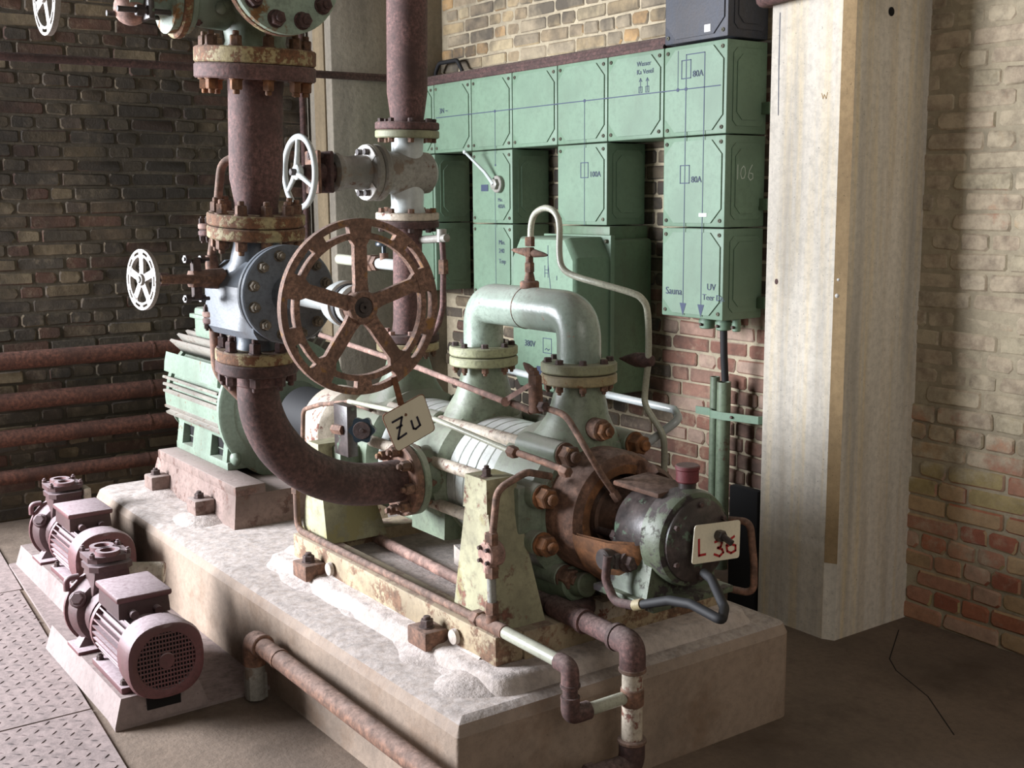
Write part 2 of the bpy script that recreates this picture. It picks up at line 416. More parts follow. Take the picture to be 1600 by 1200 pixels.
def flange(parent, p, d, Rf, t, mat, hole=0, nb=0, rb=None, br=.012, bmat='rust_bolt', side=1, stud=True, name='flange', n=40, ph=0, bh=None, skip=None):
    """round flange from p along d, thickness t; hexagon bolts on the face at side +1 (far end) or -1 (near end)"""
    c = min(.004, t*.2)
    o = part(name, MB().lathe(p, d, [(0, hole), (0, Rf-c), (c, Rf), (t-c, Rf), (t, Rf-c), (t, hole)], n), mat, parent)
    x, y, z = basis(d)
    for k in range(nb):
        if skip and k in skip: continue
        a = 2*PI*(k+ph)/nb
        q = Vector(p)+(x*math.cos(a)+y*math.sin(a))*(rb or Rf*.8)+(z*t if side > 0 else Vector((0, 0, 0)))
        bolt(o, q, z*side, br, bh, bmat, stud)
    return o
def fillet(pts, r, seg=8):
    P = [Vector(p) for p in pts]; out = [P[0]]
    for i in range(1, len(P)-1):
        a = (P[i-1]-P[i]); b = (P[i+1]-P[i]); la = a.length; lb = b.length; a.normalize(); b.normalize()
        ang = a.angle(b); rr = r[i-1] if isinstance(r, (list, tuple)) else r
        dd = min(rr/max(math.tan(ang/2), 1e-3), la*.49, lb*.49); p0 = P[i]+a*dd; p1 = P[i]+b*dd
        for k in range(seg+1):
            t = k/seg; out.append(p0*(1-t)**2+P[i]*2*t*(1-t)+p1*t*t)
    out.append(P[-1]); return out
def spline(pts, seg=6):
    P = [Vector(p) for p in pts]; P = [P[0]*2-P[1]]+P+[P[-1]*2-P[-2]]; out = []
    for i in range(1, len(P)-2):
        for k in range(seg):
            t = k/seg; a, b, c, d = P[i-1:i+3]
            out.append(.5*(2*b+(c-a)*t+(2*a-5*b+4*c-d)*t*t+(3*b-a-3*c+d)*t**3))
    return out+[P[-2]]
def strokes(lines, w, nrm, th=.0012):
    """hand-lettered strokes lying on a surface"""
    m = MB(); n = Vector(nrm).normalized()
    for L in lines:
        L = [Vector(p) for p in L]
        for a, b in zip(L, L[1:]):
            d = (b-a).normalized(); s = n.cross(d)*w/2
            m.hull8([a-s-d*w*.3, a+s-d*w*.3, b+s+d*w*.3, b-s+d*w*.3], [q+n*th for q in (a-s-d*w*.3, a+s-d*w*.3, b+s+d*w*.3, b-s+d*w*.3)])
    return m
def lettering(txt, size, p, ux, uy, mat, parent, name='lettering', th=.0008):
    cu = bpy.data.curves.new('t', 'FONT'); cu.body = txt; cu.size = size; cu.resolution_u = 3
    ob = bpy.data.objects.new('t', cu); COL.objects.link(ob)
    me = bpy.data.meshes.new_from_object(ob.evaluated_get(bpy.context.evaluated_depsgraph_get()))
    bpy.data.objects.remove(ob); bpy.data.curves.remove(cu)
    ux = Vector(ux); uy = Vector(uy); n = ux.cross(uy)
    for v in me.vertices: v.co = Vector(p)+ux*v.co.x+uy*v.co.y+n*th-ORG[parent]
    me.name = name
    o = bpy.data.objects.new(name, me); COL.objects.link(o); o.parent = parent; me.materials.clear(); me.materials.append(M[mat])
    ORG[o] = ORG[parent]; return o

# ------------------------------------------------------------------ the setting
WX = -6.43      # left wall (dark) lies in x = WX
WY = 3.86       # right wall (cabinets) lies in y = WY
floor = struct(MB().box(-6.7, 3.0, -4.0, 4.1, -.1, 0).build('floor', 'floor'), 'dark worn concrete floor')
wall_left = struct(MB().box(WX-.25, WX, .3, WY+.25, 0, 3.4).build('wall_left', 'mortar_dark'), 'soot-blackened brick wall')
wall_right = struct(MB().box(WX, 1.5, WY, WY+.25, 0, 3.4).build('wall_right', 'mortar'), 'weathered limewashed brick wall')

def brick_mesh(L, H, D, rnd):
    c = .009; hl, hh = L/2, H/2; m = MB()
    ring = []
    for sx, sz in ((-1, -1), (1, -1), (1, 1), (-1, 1)):
        e = rnd.uniform(.5, 1.5)*c
        p = [(sx*hl, sz*(hh-e)), (sx*(hl-e), sz*hh)]
        if sx*sz > 0: ring += p
        else: ring += p[::-1]
    outer = [(x+rnd.uniform(-.0025, .0025), z+rnd.uniform(-.003, .003)) for x, z in ring]
    n = len(ring); vs = []
    for y, k in ((0, 1.0), (-(D-.006), 1.0), (-D, .93)):
        for x, z in outer:
            q = k if k == 1 else None
            xx = x if q else x-math.copysign(.006, x); zz = z if q else z-math.copysign(.006, z)
            vs.append((xx, y+(0 if q else rnd.uniform(-.0015, .0015)), zz))
    fs = [(i*n+k, i*n+(k+1) % n, (i+1)*n+(k+1) % n, (i+1)*n+k) for i in range(2) for k in range(n)]
    fs += [tuple(2*n+k for k in range(n))]
    m.add(vs, fs); return m
RB = random.Random(3)
CH = .0725                                   # height of one brick course
HEAD = [brick_mesh(.112, .0615, .034, RB) for _ in range(6)]
STR = [brick_mesh(.232, .0615, .034, RB) for _ in range(6)]
HEADM = [b.mesh('brick', angle=30) for b in HEAD]; STRM = [b.mesh('brick', angle=30) for b in STR]

def lay(wall, zones, mat, axis, proud, rank):
    """bricks course by course in the zones (u0,u1,z0,z1); the 300 that show largest are parts, the rest one joined part"""
    out = []
    for (u0, u1, z0, z1) in zones:
        k0 = int(z0/CH)
        for k in range(k0, int(z1/CH)+1):
            u = math.floor((u0-.3)/.122)*.122+(k % 2)*.061+RB.uniform(-.015, .015)
            while u < u1:
                st = RB.random() < (.75 if k % 3 == 0 else .32)
                L = .243 if st else .122
                if u+L*.5 > u0 and u+L*.5 < u1:
                    out.append((u+L/2, (k+.5)*CH, st, RB.randrange(6), RB.uniform(-.004, .004), RB.gauss(0, .006)))
                u += L
    out.sort(key=rank)
    rest = {}
    for i, (u, z, st, v, jd, rot) in enumerate(out):
        d = proud(u, z)+jd; mt = mat(u, z) if callable(mat) else mat
        if axis == 'x': mw = Matrix.Translation((WX+d-.034, u, z)) @ Matrix.Rotation(PI/2, 4, 'Z') @ Matrix.Rotation(rot, 4, 'Y')
        else: mw = Matrix.Translation((u, WY-d+.034, z)) @ Matrix.Rotation(rot, 4, 'Y')
        if i < 300:
            me = (STRM if st else HEADM)[v]
            o = bpy.data.objects.new('brick', me); COL.objects.link(o); o.parent = wall; o.matrix_local = mw
            if not me.materials: me.materials.append(M['brick_dark'])
            o.material_slots[0].link = 'OBJECT'; o.material_slots[0].material = M[mt]
        else:
            b = (STR if st else HEAD)[v]; rest.setdefault(mt, MB()).add([mw @ p for p in b.v], b.f)
    for mt, rm in rest.items():
        o = part('brickwork', rm, mt, wall, angle=30); o['kind'] = 'stuff'
def rank_left(b):
    u, z = b[0], b[1]
    vis = 1.33 < u < 3.1 and z < 2.62 and not (u > 2.0 and z < 1.0)
    return (0 if vis else 1, u)
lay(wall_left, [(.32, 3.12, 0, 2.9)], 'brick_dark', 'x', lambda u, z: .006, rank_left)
def rank_right(b):
    u, z = b[0], b[1]
    vis = (-2.74 < u < -2.0 and z < 2.42) or (-4.3 < u < -3.1 and .3 < z < 1.15) or (z > 2.33 and u < -3.85)
    return (0 if vis else 1, -u)
lay(wall_right, [(-6.05, -3.1, 2.3, 2.9), (-6.05, -3.1, 0, 2.3), (-2.76, .2, 0, 2.9)], lambda u, z: 'brick_light' if u > -3.1 else ('brick_tan' if z > 2.3 else ('brick_red' if u > -4.15 and z < 1.2 else 'brick_dark')), 'y',  # brick_dark behind the boxes paints in the shadow between them
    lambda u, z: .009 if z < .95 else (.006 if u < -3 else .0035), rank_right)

# concrete pillars
p1 = struct(MB().box(-6.43, -6.1, 3.12, 3.87, 0, 3.4, .012).build('concrete_pillar', 'pillar_grey'), 'grey concrete corner pillar beside the dark wall')
for y0, y1 in ((3.105, 3.112),):
    part('formwork_ridge', MB().box(-6.30, -6.17, 3.108, 3.121, 0, 3.4, .003), 'pillar_board', p1)
PX0, PX1, PY0 = -3.10, -2.735, 3.41
ch = .042
poly = [(PX0, PY0), (PX1-ch, PY0), (PX1, PY0+ch*.55), (PX1, WY+.02), (PX0, WY+.02)]
p2 = struct(MB().prism(poly, (0, 0, 0), (1, 0, 0), (0, 1, 0), (0, 0, 1), 3.4).build('concrete_pillar', 'pillar', angle=10), 'tall pale concrete pillar lit from the left')
part('chamfer_strip', MB().prism([(PX1-ch+.002, PY0-.0015), (PX1+.0015, PY0+ch*.55-.002), (PX1-.004, PY0+ch*.55), (PX1-ch, PY0+.004)], (0, 0, .3), (1, 0, 0), (0, 1, 0), (0, 0, 1), 3.1), 'pillar_edge', p2)
part('bolt_hole', MB().lathe((-2.7335, 3.6205, 2.3033), (1, 0, 0), [(0, 0), (.0008, .016), (.0012, .012), (.0015, 0)], 16), 'hole', p2)
part('hairline_crack', strokes([[(-3.0638, 3.4095, 2.3241), (-3.0635, 3.4095, 2.1412), (-3.0600, 3.4095, 1.9557)]], .003, (0, -1, 0), .0006), 'print', p2)
part('pencil_mark', strokes([[(-2.8585, 3.4095, 2.0194), (-2.8519, 3.4095, 2.0010), (-2.8467, 3.4095, 2.0140), (-2.8375, 3.4095, 2.0000), (-2.8327, 3.4095, 2.0218)]], .003, (0, -1, 0), .0006), 'pillar_edge', p2)
part('plaster_chip', MB().sphere((-2.7635, 3.4190, 1.3583), .007, 8, 6).sphere((-2.7660, 3.4180, 1.3005), .009, 8, 6), 'white_paint', p2)
part('rust_stain_scab', MB().sphere((-3.0472, 3.4090, 1.3375), .012, 10, 8, (.7, .15, .9)), 'rust', p2)

# tread plates let into the floor on the left
def plate(poly, z):
    m = MB().prism(poly, (0, 0, .001), (1, 0, 0), (0, 1, 0), (0, 0, 1), z)
    o = part('tread_plate', m, 'steel_plate', floor)
    return o
def inside(poly, x, y):
    c = False; n = len(poly)
    for i in range(n):
        x0, y0 = poly[i]; x1, y1 = poly[(i+1) % n]
        if (y0 > y) != (y1 > y) and x < (x1-x0)*(y-y0)/(y1-y0)+x0: c = not c
    return c
plates = [[(-3.79, -.3), (-3.79, .985), (-5.20, 1.088), (-5.20, -.3)],
          [(-3.78, -.3), (-2.6, -.3), (-2.6, .90), (-3.78, .985)],
          [(-5.21, -.3), (-5.21, 1.10), (-6.35, 1.19), (-6.35, -.3)]]
RP = random.Random(5)
for poly in plates:
    o = plate(poly, .006)
    m = MB(); xs = [p[0] for p in poly]; ys = [p[1] for p in poly]
    pitch = .043; nx = int((max(xs)-min(xs))/pitch); ny = int((max(ys)-min(ys))/pitch)
    if min(xs) < -5.3: nx = 0
    for i in range(nx):
        for j in range(ny):
            x = min(xs)+(i+.5)*pitch; y = min(ys)+(j+.5)*pitch
            if y < .25 or not inside(poly, x, y): continue
            a = PI/4 if (i+j) % 2 else -PI/4
            d = Vector((math.cos(a), math.sin(a), 0))*.0165; s = Vector((-math.sin(a), math.cos(a), 0))*.0042
            c = Vector((x, y, .0068)); t = Vector((0, 0, .0022))
            m.add([c-d, c-s, c+d, c+s, c-d*.5+t, c+d*.5+t], [(0, 1, 4), (1, 5, 4), (1, 2, 5), (2, 3, 5), (3, 4, 5), (3, 0, 4)])
    if m.v:
        q = part('tread_pattern', m, 'tread', o); q['kind'] = 'stuff'
plate([(-3.575, 1.0), (-3.59, 1.53), (-5.6, 1.56), (-5.6, 1.135)], .012)
part('floor_crack', strokes([[(-2.66, 3.72, 0), (-2.50, 3.45, 0), (-2.42, 3.38, 0), (-2.22, 3.28, 0), (-2.0, 3.1, 0)]], .004, (0, 0, 1), .0006), 'hole', floor)

# ------------------------------------------------------------------ concrete plinth with grout
def rounded(x0, x1, y0, y1, rs, seg=6):
    pts = []
    for (cx, cy, a0, r) in ((x0, y0, PI, rs[0]), (x1, y0, 1.5*PI, rs[1]), (x1, y1, 0, rs[2]), (x0, y1, .5*PI, rs[3])):
        sx = 1 if cx == x0 else -1; sy = 1 if cy == y0 else -1
        for k in range(seg+1):
            a = a0+.5*PI*k/seg
            pts.append((cx+sx*r+r*math.cos(a), cy+sy*r+r*math.sin(a)))
    return pts
def slab(x0, x1, y0, y1, rs, z0, z1, ch, flare=0):
    rings = []
    for d, z in ((-flare, z0), (0, z1-ch), (ch*.35, z1-ch*.28), (ch, z1)):
        rings.append((rounded(x0+d, x1-d, y0+d, y1-d, [max(r-d, .001) for r in rs]), z))
    n = len(rings[0][0])
    vs = [(x, y, z) for r, z in rings for x, y in r]
    fs = [(i*n+k, i*n+(k+1) % n, (i+1)*n+(k+1) % n, (i+1)*n+k) for i in range(len(rings)-1) for k in range(n)]
    fs += [tuple(range((len(rings)-1)*n, len(rings)*n)), tuple(range(n-1, -1, -1))]
    return MB().add(vs, fs)
plinth = thing('concrete_plinth', 'long raised concrete plinth carrying the pump and its motor', 'plinth', (-4.0, 2.17, 0))
part('block', slab(-5.62, -2.40, 1.53, 2.81, (.10, .012, .05, .03), 0, .32, .04), 'plinth', plinth, angle=25)
part('grout_bed', slab(-3.98, -2.47, 1.70, 2.70, (.05, .07, .06, .05), .318, .362, .03, .015), 'grout', plinth, angle=50)
def grout_strip():
    """uneven trowelled fillet of mortar along the left rail"""
    rows = []; rg = random.Random(9); n = 9; w0 = 0
    for i in range(81):
        x = -3.95+1.31*i/80
        bump = sum(math.exp(-((x-c)/.10)**2) for c in (-3.66, -2.86, -2.60))
        w = .095+.045*min(bump, 1)+.012*math.sin(i*.21)+.006*math.sin(i*.67); h = .058+.012*min(bump, 1)+.004*math.sin(i*.31)
        row = []
        for k in range(n):
            t = k/(n-1)
            row.append((x+rg.uniform(-.002, .002), 1.79-w*1.1*t, .317+h*(1-t)**1.5*(1+.10*math.sin(i*.5+k))+(.004 if k < n-1 else 0)))
        rows.append([(x, 1.79, .317)]+row)
    vs = [p for r in rows for p in r]; m_ = n+1
    fs = [(i*m_+k, (i+1)*m_+k, (i+1)*m_+k+1, i*m_+k+1) for i in range(80) for k in range(m_-1)]
    return MB().add(vs, fs)
part('grout_fillet', grout_strip(), 'grout', plinth, angle=70)
def mound(c, r, h, sx=1.0, seed=0):
    rg = random.Random(seed); vs = []; n = 18
    for i, (rr, hh) in enumerate(((1, 0), (.8, .35), (.55, .8), (.3, 1), (0.02, 1.02))):
        for k in range(n):
            a = 2*PI*k/n; q = 1+.08*math.sin(3*a+seed)+rg.uniform(-.03, .03)
            vs.append((c[0]+r*rr*q*math.cos(a)*sx, c[1]+r*rr*q*math.sin(a), c[2]+h*hh))
    return MB().add(vs, [(i*n+k, i*n+(k+1) % n, (i+1)*n+(k+1) % n, (i+1)*n+k) for i in range(4) for k in range(n)]+[tuple(4*n+k for k in range(n))])
for c, r, h, sx in (((-2.60, 1.72, .315), .13, .030, 1.0), ((-5.27, 1.745, .315), .13, .028, 1.1), ((-4.72, 1.735, .315), .14, .028, 1.1)):
    part('grout_mound', mound(c, r, h, sx, int(r*1000+h*99)), 'grout', plinth, angle=70)

# ------------------------------------------------------------------ green distribution boxes on the right wall
CX = [-6.09, -5.79, -5.41, -5.03, -4.65, -4.27, -3.89, -3.51]     # column edges
RZ = [2.30, 1.915, 1.528, 1.135]                                   # row edges
FY, BY = 3.60, 3.84
def octagon(x0, x1, z0, z1, c): return [(x0+c, z0), (x1-c, z0), (x1, z0+c), (x1, z1-c), (x1-c, z1), (x0+c, z1), (x0, z1-c), (x0, z0+c)]
def dist_box(x0, x1, z0, z1, label, mat='green', lidc=.06, group='green cast-iron distribution boxes', side=True):
    t = thing('distribution_box', label, 'distribution box', ((x0+x1)/2, BY, z0), group)
    g = .0025
    part('body', MB().box(x0+g, x1-g, FY, BY, z0+g, z1-g, .006), mat, t)
    part('lid', MB().prism(octagon(x0+.016, x1-.02, z0+.02, z1-.02, lidc), (0, FY+.002, 0), (1, 0, 0), (0, 0, 1), (0, -1, 0), .008), mat, t, angle=20)
    if side: part('side_panel', MB().prism(octagon(FY+.035, BY-.02, z0+.035, z1-.035, .022), (x1-g-.001, 0, 0), (0, 1, 0), (0, 0, 1), (1, 0, 0), .005)
         .prism(octagon(FY+.055, BY-.04, z0+.06, z1-.06, .03), (x1-g, 0, 0), (0, 1, 0), (0, 0, 1), (1, 0, 0), .008), mat, t, angle=20)
    sc = shared('screw', lambda: MB().lathe((0, 0, 0), (0, 0, 1), [(0, 0), (0, 1), (.5, 1), (.7, .8), (.7, .45), (.35, .4), (.35, 0)], 12).mesh('screw'))
    for sx in (x0+.026, x1-.028):
        for sz in (z0+.03, z1-.03):
            place('screw', sc, 'screw', t, (sx, FY, sz), (0, -1, 0), .0085)
    return t
def pline(t, pts, w=.004, name='diagram_line'):
    return part(name, strokes([pts], w, (0, -1, 0), .0008), 'print', t)
LF = FY-.0065      # front of the lids
B = {}
G2 = 'green cast-iron distribution boxes'
B['a0'] = dist_box(CX[0], CX[1], RZ[1], RZ[0], 'green box at the left end of the top row, behind the tall rusty pipe', lidc=.05, side=False)
B['a1'] = dist_box(CX[1], CX[2], RZ[1], RZ[0], 'green top-row box lettered 3N and a wave sign at its left', side=False)
B['a2'] = dist_box(CX[2], CX[3], RZ[1], RZ[0], 'green top-row box with a dot on the line, directly above the lever switch box', side=False)
B['a3'] = dist_box(CX[3], CX[4], RZ[1], RZ[0], 'green top-row box with only a plain horizontal line and an empty gap below', side=False)
B['a4'] = dist_box(CX[4], CX[5], RZ[1], RZ[0], 'green top-row box with a dot on the line, directly above the 100A box', side=False)
B['a5'] = dist_box(CX[5], CX[6], RZ[1], RZ[0], 'green top-row box with handwriting and two small arrows at its upper right', side=False)
B['a6'] = dist_box(CX[6], CX[7], RZ[1], RZ[0], 'green 80A box at the right end of the top row, under the black box')
B['b0'] = dist_box(CX[0], CX[1], RZ[2], RZ[1], 'shaded green second-row box behind the grey valve, left of the lever switch', lidc=.05)
B['b2'] = dist_box(CX[2], CX[3], RZ[2], RZ[1], 'green switch box with a long steel lever')
B['b4'] = dist_box(CX[4], CX[5], RZ[2], RZ[1], 'green box lettered 100A, above the big starter cabinet')
B['b6'] = dist_box(CX[6], CX[7], RZ[2], RZ[1], 'green 80A box with 106 chalked on its side')
B['c0'] = dist_box(CX[0], CX[1], RZ[3], RZ[2], 'shaded green bottom-row box behind the rusty discharge pipe', lidc=.05)
B['c2'] = dist_box(CX[2], CX[3], RZ[3], RZ[2], 'green box with three short lines of lettering, below the lever switch box')
B['c6'] = dist_box(CX[6], CX[7], RZ[3], RZ[2], 'green box with two downward triangles, lowest of the right-hand column')
bl = dist_box(CX[6], CX[7], 2.305, 2.70, 'black-painted box on top of the right-hand column of green boxes', 'black_box', group='black box over the green boxes')
part('paper_scrap', MB().box(-3.64, -3.605, FY-.0078, FY-.0066, 2.335, 2.365), 'white_paint', bl)
BUS = 2.113
for k, (a, b) in (('a1', (CX[1]+.03, CX[2])), ('a2', (CX[2], CX[3])), ('a3', (CX[3], CX[4])), ('a4', (CX[4], CX[5])), ('a5', (CX[5], CX[6])), ('a6', (CX[6], CX[7]-.03))):
    pline(B[k], [(a+.002, LF, BUS), (b-.002, LF, BUS)], .0045, 'busbar_line')
def dot(t, x, z, r=.008): part('junction_dot', MB().cyl((x, LF, z), (x, LF-.0012, z), r, n=14), 'print', t)
def fuse(t, x, z, w=.055, h=.075, txt='80A'):
    part('fuse_symbol', strokes([[(x-w/2, LF, z-h/2), (x+w/2, LF, z-h/2), (x+w/2, LF, z+h/2), (x-w/2, LF, z+h/2), (x-w/2, LF, z-h/2)]], .004, (0, -1, 0), .0009), 'print', t)
    lettering(txt, .038, (x+w/2+.012, LF-.001, z-h/2+.002), (1, 0, 0), (0, 0, 1), 'print', t)
lettering('3N ~', .04, (-5.72, LF-.001, BUS+.022), (1, 0, 0), (0, 0, 1), 'print', B['a1'])
X2 = -5.175; dot(B['a2'], X2, BUS); pline(B['a2'], [(X2, LF, BUS), (X2, LF, RZ[1]+.003)], .003); pline(B['b2'], [(X2, LF, RZ[1]-.003), (X2, LF, RZ[1]-.075)], .003); dot(B['b2'], X2, RZ[1]-.08, .006)
pline(B['b2'], [(X2-.005, LF, 1.70), (X2-.005, LF, RZ[2]+.003)], .003); pline(B['c2'], [(X2-.005, LF, RZ[2]-.003), (X2-.005, LF, RZ[3]+.003)], .003)
for i, (s_, zz) in enumerate((('Min.', 1.42), ('240', 1.375), ('Tmp', 1.32))): lettering(s_, .034, (-5.15, LF-.001, zz), (1, 0, 0), (0, 0, 1), 'print', B['c2'])
lettering('Min.', .026, (-5.155, LF-.001, 1.645), (1, 0, 0), (0, 0, 1), 'print', B['b2']); lettering('400A', .03, (-5.155, LF-.001, 1.61), (1, 0, 0), (0, 0, 1), 'print', B['b2'])
X4 = -4.43; dot(B['a4'], X4, BUS); pline(B['a4'], [(X4, LF, BUS), (X4, LF, RZ[1]+.003)], .003); pline(B['b4'], [(X4, LF, RZ[1]-.003), (X4, LF, RZ[2]+.003)], .003)
fuse(B['b4'], X4, 1.79, .055, .07, '100A')
lettering('Wasser', .03, (-4.06, LF-.001, 2.235), (1, 0, 0), (0, 0, 1), 'print', B['a5']); lettering('Ka Ventil', .03, (-4.06, LF-.001, 2.20), (1, 0, 0), (0, 0, 1), 'print', B['a5'])
for xx in (-4.035, -3.99):
    part('arrow_mark', strokes([[(xx, LF, 2.125), (xx, LF, 2.18)], [(xx-.009, LF, 2.168), (xx, LF, 2.182), (xx+.009, LF, 2.168)], [(xx-.01, LF, 2.12), (xx+.01, LF, 2.12), (xx+.01, LF, 2.145), (xx-.01, LF, 2.145), (xx-.01, LF, 2.12)]], .003, (0, -1, 0), .0009), 'print', B['a5'])
XA, XB, XC = -3.795, -3.745, -3.635
dot(B['a6'], XA, BUS); dot(B['a6'], XB, BUS)
pline(B['a6'], [(XA, LF, BUS), (XA, LF, 2.275)], .0025)
pline(B['a6'], [(XB, LF, RZ[1]+.003), (XB, LF, 2.255), (XC, LF, 2.255), (XC, LF, RZ[1]+.003)], .004)
fuse(B['a6'], XB, 2.195)
for x in (XB, XC):
    pline(B['b6'], [(x, LF, RZ[1]-.003), (x, LF, RZ[2]+.003)], .0035); pline(B['c6'], [(x, LF, RZ[2]-.003), (x, LF, RZ[3]+.05)], .0035)
    part('arrow_triangle', MB().prism([(-.02, .02), (.02, .02), (0, -.035)], (x, LF+.0005, RZ[3]+.045), (1, 0, 0), (0, 0, 1), (0, -1, 0), .0012), 'print', B['c6'])
fuse(B['b6'], XB, 1.755)
part('paper_tag', MB().box(-3.655, -3.61, LF-.0012, LF, 1.575, 1.59), 'white_paint', B['b6'])
lettering('Sauna', .045, (-3.855, LF-.001, 1.235), (1, 0, 0), (0, 0, 1), 'print', B['c6'])
lettering('UV', .04, (-3.60, LF-.001, 1.265), (1, 0, 0), (0, 0, 1), 'print', B['c6']); lettering('Teer Dp.', .036, (-3.625, LF-.001, 1.222), (1, 0, 0), (0, 0, 1), 'print', B['c6'])
SX = -3.51+.0062
def chalk(pts): return [(SX, y, z) for y, z in pts]
part('chalk_number', strokes([chalk([(3.665, 1.79), (3.665, 1.73)]),
     chalk([(3.700, 1.785), (3.686, 1.772), (3.682, 1.752), (3.690, 1.733), (3.704, 1.735), (3.712, 1.755), (3.708, 1.777), (3.700, 1.785)]),
     chalk([(3.752, 1.79), (3.735, 1.765), (3.729, 1.740), (3.742, 1.726), (3.757, 1.735), (3.756, 1.753), (3.740, 1.756)])], .0035, (1, 0, 0), .0008), 'chalk', B['b6'])
# switch lever
lv = part('switch_base', MB().cyl((-5.14, FY-.002, 1.735), (-5.14, FY-.03, 1.735), .045, n=24, bev=.004).hexa((-5.14, FY-.03, 1.735), (0, -1, 0), .03, .02), 'grey', B['b2'])
part('switch_lever', MB().tube([(-5.14, FY-.045, 1.735), (-5.20, FY-.06, 1.80), (-5.30, FY-.11, 1.90)], [.011, .009, .007], 8).sphere((-5.305, FY-.113, 1.906), .012, 10, 8), 'grey_smooth', B['b2'], 'steel lever')
part('name_window', MB().box(-5.31, -5.245, LF-.002, LF, 1.70, 1.735), 'print', B['b2'])
# cable glands under the right-hand column
for x, r in ((-3.70, .034), (-3.60, .034), (-3.525, .018)):
    part('cable_gland', MB().cyl((x, 3.70, RZ[3]+.004), (x, 3.70, RZ[3]-.05), r, n=20, bev=.004).cyl((x, 3.70, RZ[3]-.012), (x, 3.70, RZ[3]-.026), r*1.12, n=20), 'green', B['c6'])
    bolt(B['c6'], (x, 3.70-r, RZ[3]-.03), (0, -1, 0), .007, mat='bolt_dark', stud=False, name='clamp_screw')
for z in (1.18, 1.60, 2.0):
    part('wall_bracket', MB().box(-3.51, -3.46, 3.80, 3.86, z, z+.05, .004), 'green_dark', B['c6'] if z < 1.5 else (B['b6'] if z < 1.9 else B['a6']))

# big starter cabinet below the 100A box
sx0, sx1, sz0, sz1 = -4.705, -4.213, .735, 1.478
st = thing('starter_cabinet', 'large green motor starter cabinet with domed front behind the crossover pipe', 'switch cabinet', ((sx0+sx1)/2, BY, sz0))
part('housing', MB().box(sx0, sx1, 3.59, BY, sz0-.01, sz1-.01, .02), 'green_dark', st)
part('joint_flange', MB().box(sx0-.012, sx1+.012, 3.565, 3.592, sz0-.015, sz1+.008, .004), 'green', st)
d_ = [(sx0+.05, sz0), (sx1-.05, sz0), (sx1, sz0+.06), (sx1, sz1-.09), (sx1-.06, sz1), (sx0+.06, sz1), (sx0, sz1-.09), (sx0, sz0+.06)]
fr = [(sx0+.065, sz0+.015), (sx1-.065, sz0+.015), (sx1-.012, sz0+.075), (sx1-.012, sz1-.105), (sx1-.075, sz1-.012), (sx0+.075, sz1-.012), (sx0+.012, sz1-.105), (sx0+.012, sz0+.075)]
m = MB(); n = 8
rings = [[(x, 3.566, z) for x, z in d_], [(x, 3.385, z) for x, z in d_], [(x+(.5*(a-x)), 3.366, z+.5*(b-z)) for (x, z), (a, b) in zip(d_, fr)], [(x, 3.358, z) for x, z in fr]]
m.add([p for r in rings for p in r], [(i*n+k, i*n+(k+1) % n, (i+1)*n+(k+1) % n, (i+1)*n+k) for i in range(3) for k in range(n)]+[tuple(3*n+k for k in range(n))])
part('domed_cover', m, 'green', st, angle=28)
part('transition_piece', MB().box(-4.62, -4.25, 3.60, BY, sz1-.012, RZ[2]-.002, .006), 'green_dark', st)
for x in (sx0+.03, sx1-.012):
    for z in (sz0+.03, sz1-.02): bolt(st, (x, 3.565, z), (0, -1, 0), .009, mat='screw', stud=False, name='cover_screw')
SF = 3.3575
part('diagram_line', strokes([[(-4.41, SF, 1.44), (-4.41, SF, 1.36)], [(-4.435, SF, 1.345), (-4.435, SF, 1.29)], [(-4.41, SF, 1.345), (-4.41, SF, 1.29)], [(-4.435, SF, 1.325), (-4.41, SF, 1.325)], [(-4.435, SF, 1.31), (-4.41, SF, 1.31)],
     [(-4.41, SF, 1.36), (-4.385, SF, 1.20)], [(-4.385, SF, 1.20), (-4.385, SF, 1.13)]], .003, (0, -1, 0), .0009), 'print', st)
part('meter_symbol', strokes([[(-4.45, SF, .93), (-4.385, SF, .93), (-4.385, SF, 1.0), (-4.45, SF, 1.0), (-4.45, SF, .93)], [(-4.435, SF, .945), (-4.425, SF, .952), (-4.41, SF, .944), (-4.4, SF, .95)]], .0035, (0, -1, 0), .0009), 'print', st)
lettering('380V', .042, (-4.60, SF-.001, .95), (1, 0, 0), (0, 0, 1), 'print', st)
part('inspection_window', MB().box(-4.50, -4.37, SF-.004, SF+.002, .775, .86, .002), 'print', st)
lettering('1', .03, (-4.35, SF-.001, 1.28), (1, 0, 0), (0, 0, 1), 'print', st)

# cables, conduits and pipes on the walls
def pipe_thing(name, label, cat, pts, r, mat, n=14, fil=0, group=None):
    pts = fillet(pts, fil) if fil else pts
    o = MB().tube(pts, r, n).build(name, mat); tag(o, label, cat, group); return o
pipe_thing('thin_wall_pipe', 'thin dark pipe running high across the dark brick wall and grey corner pillar', 'pipe', [(-6.06, .5, 2.342), (-6.06, 3.84, 2.352)], .021, 'rust_dark')
pipe_thing('standing_pipe', 'thin rusty upright pipe in the corner of the dark wall and the grey pillar', 'pipe', [(-6.39, 3.075, 0), (-6.39, 3.075, 2.9)], .017, 'rust_dark')
pipe_thing('conduit_pipe', 'dark brown pipe lying along the top of the green boxes', 'pipe', [(-6.08, 3.72, 2.345), (-3.92, 3.72, 2.342)], .026, 'rust_dark')
pipe_thing('box_cable', 'thin dark cable tucked under the brown pipe over the green boxes', 'cable', [(-6.05, 3.66, 2.318), (-3.95, 3.66, 2.313)], .012, 'rust_dark')
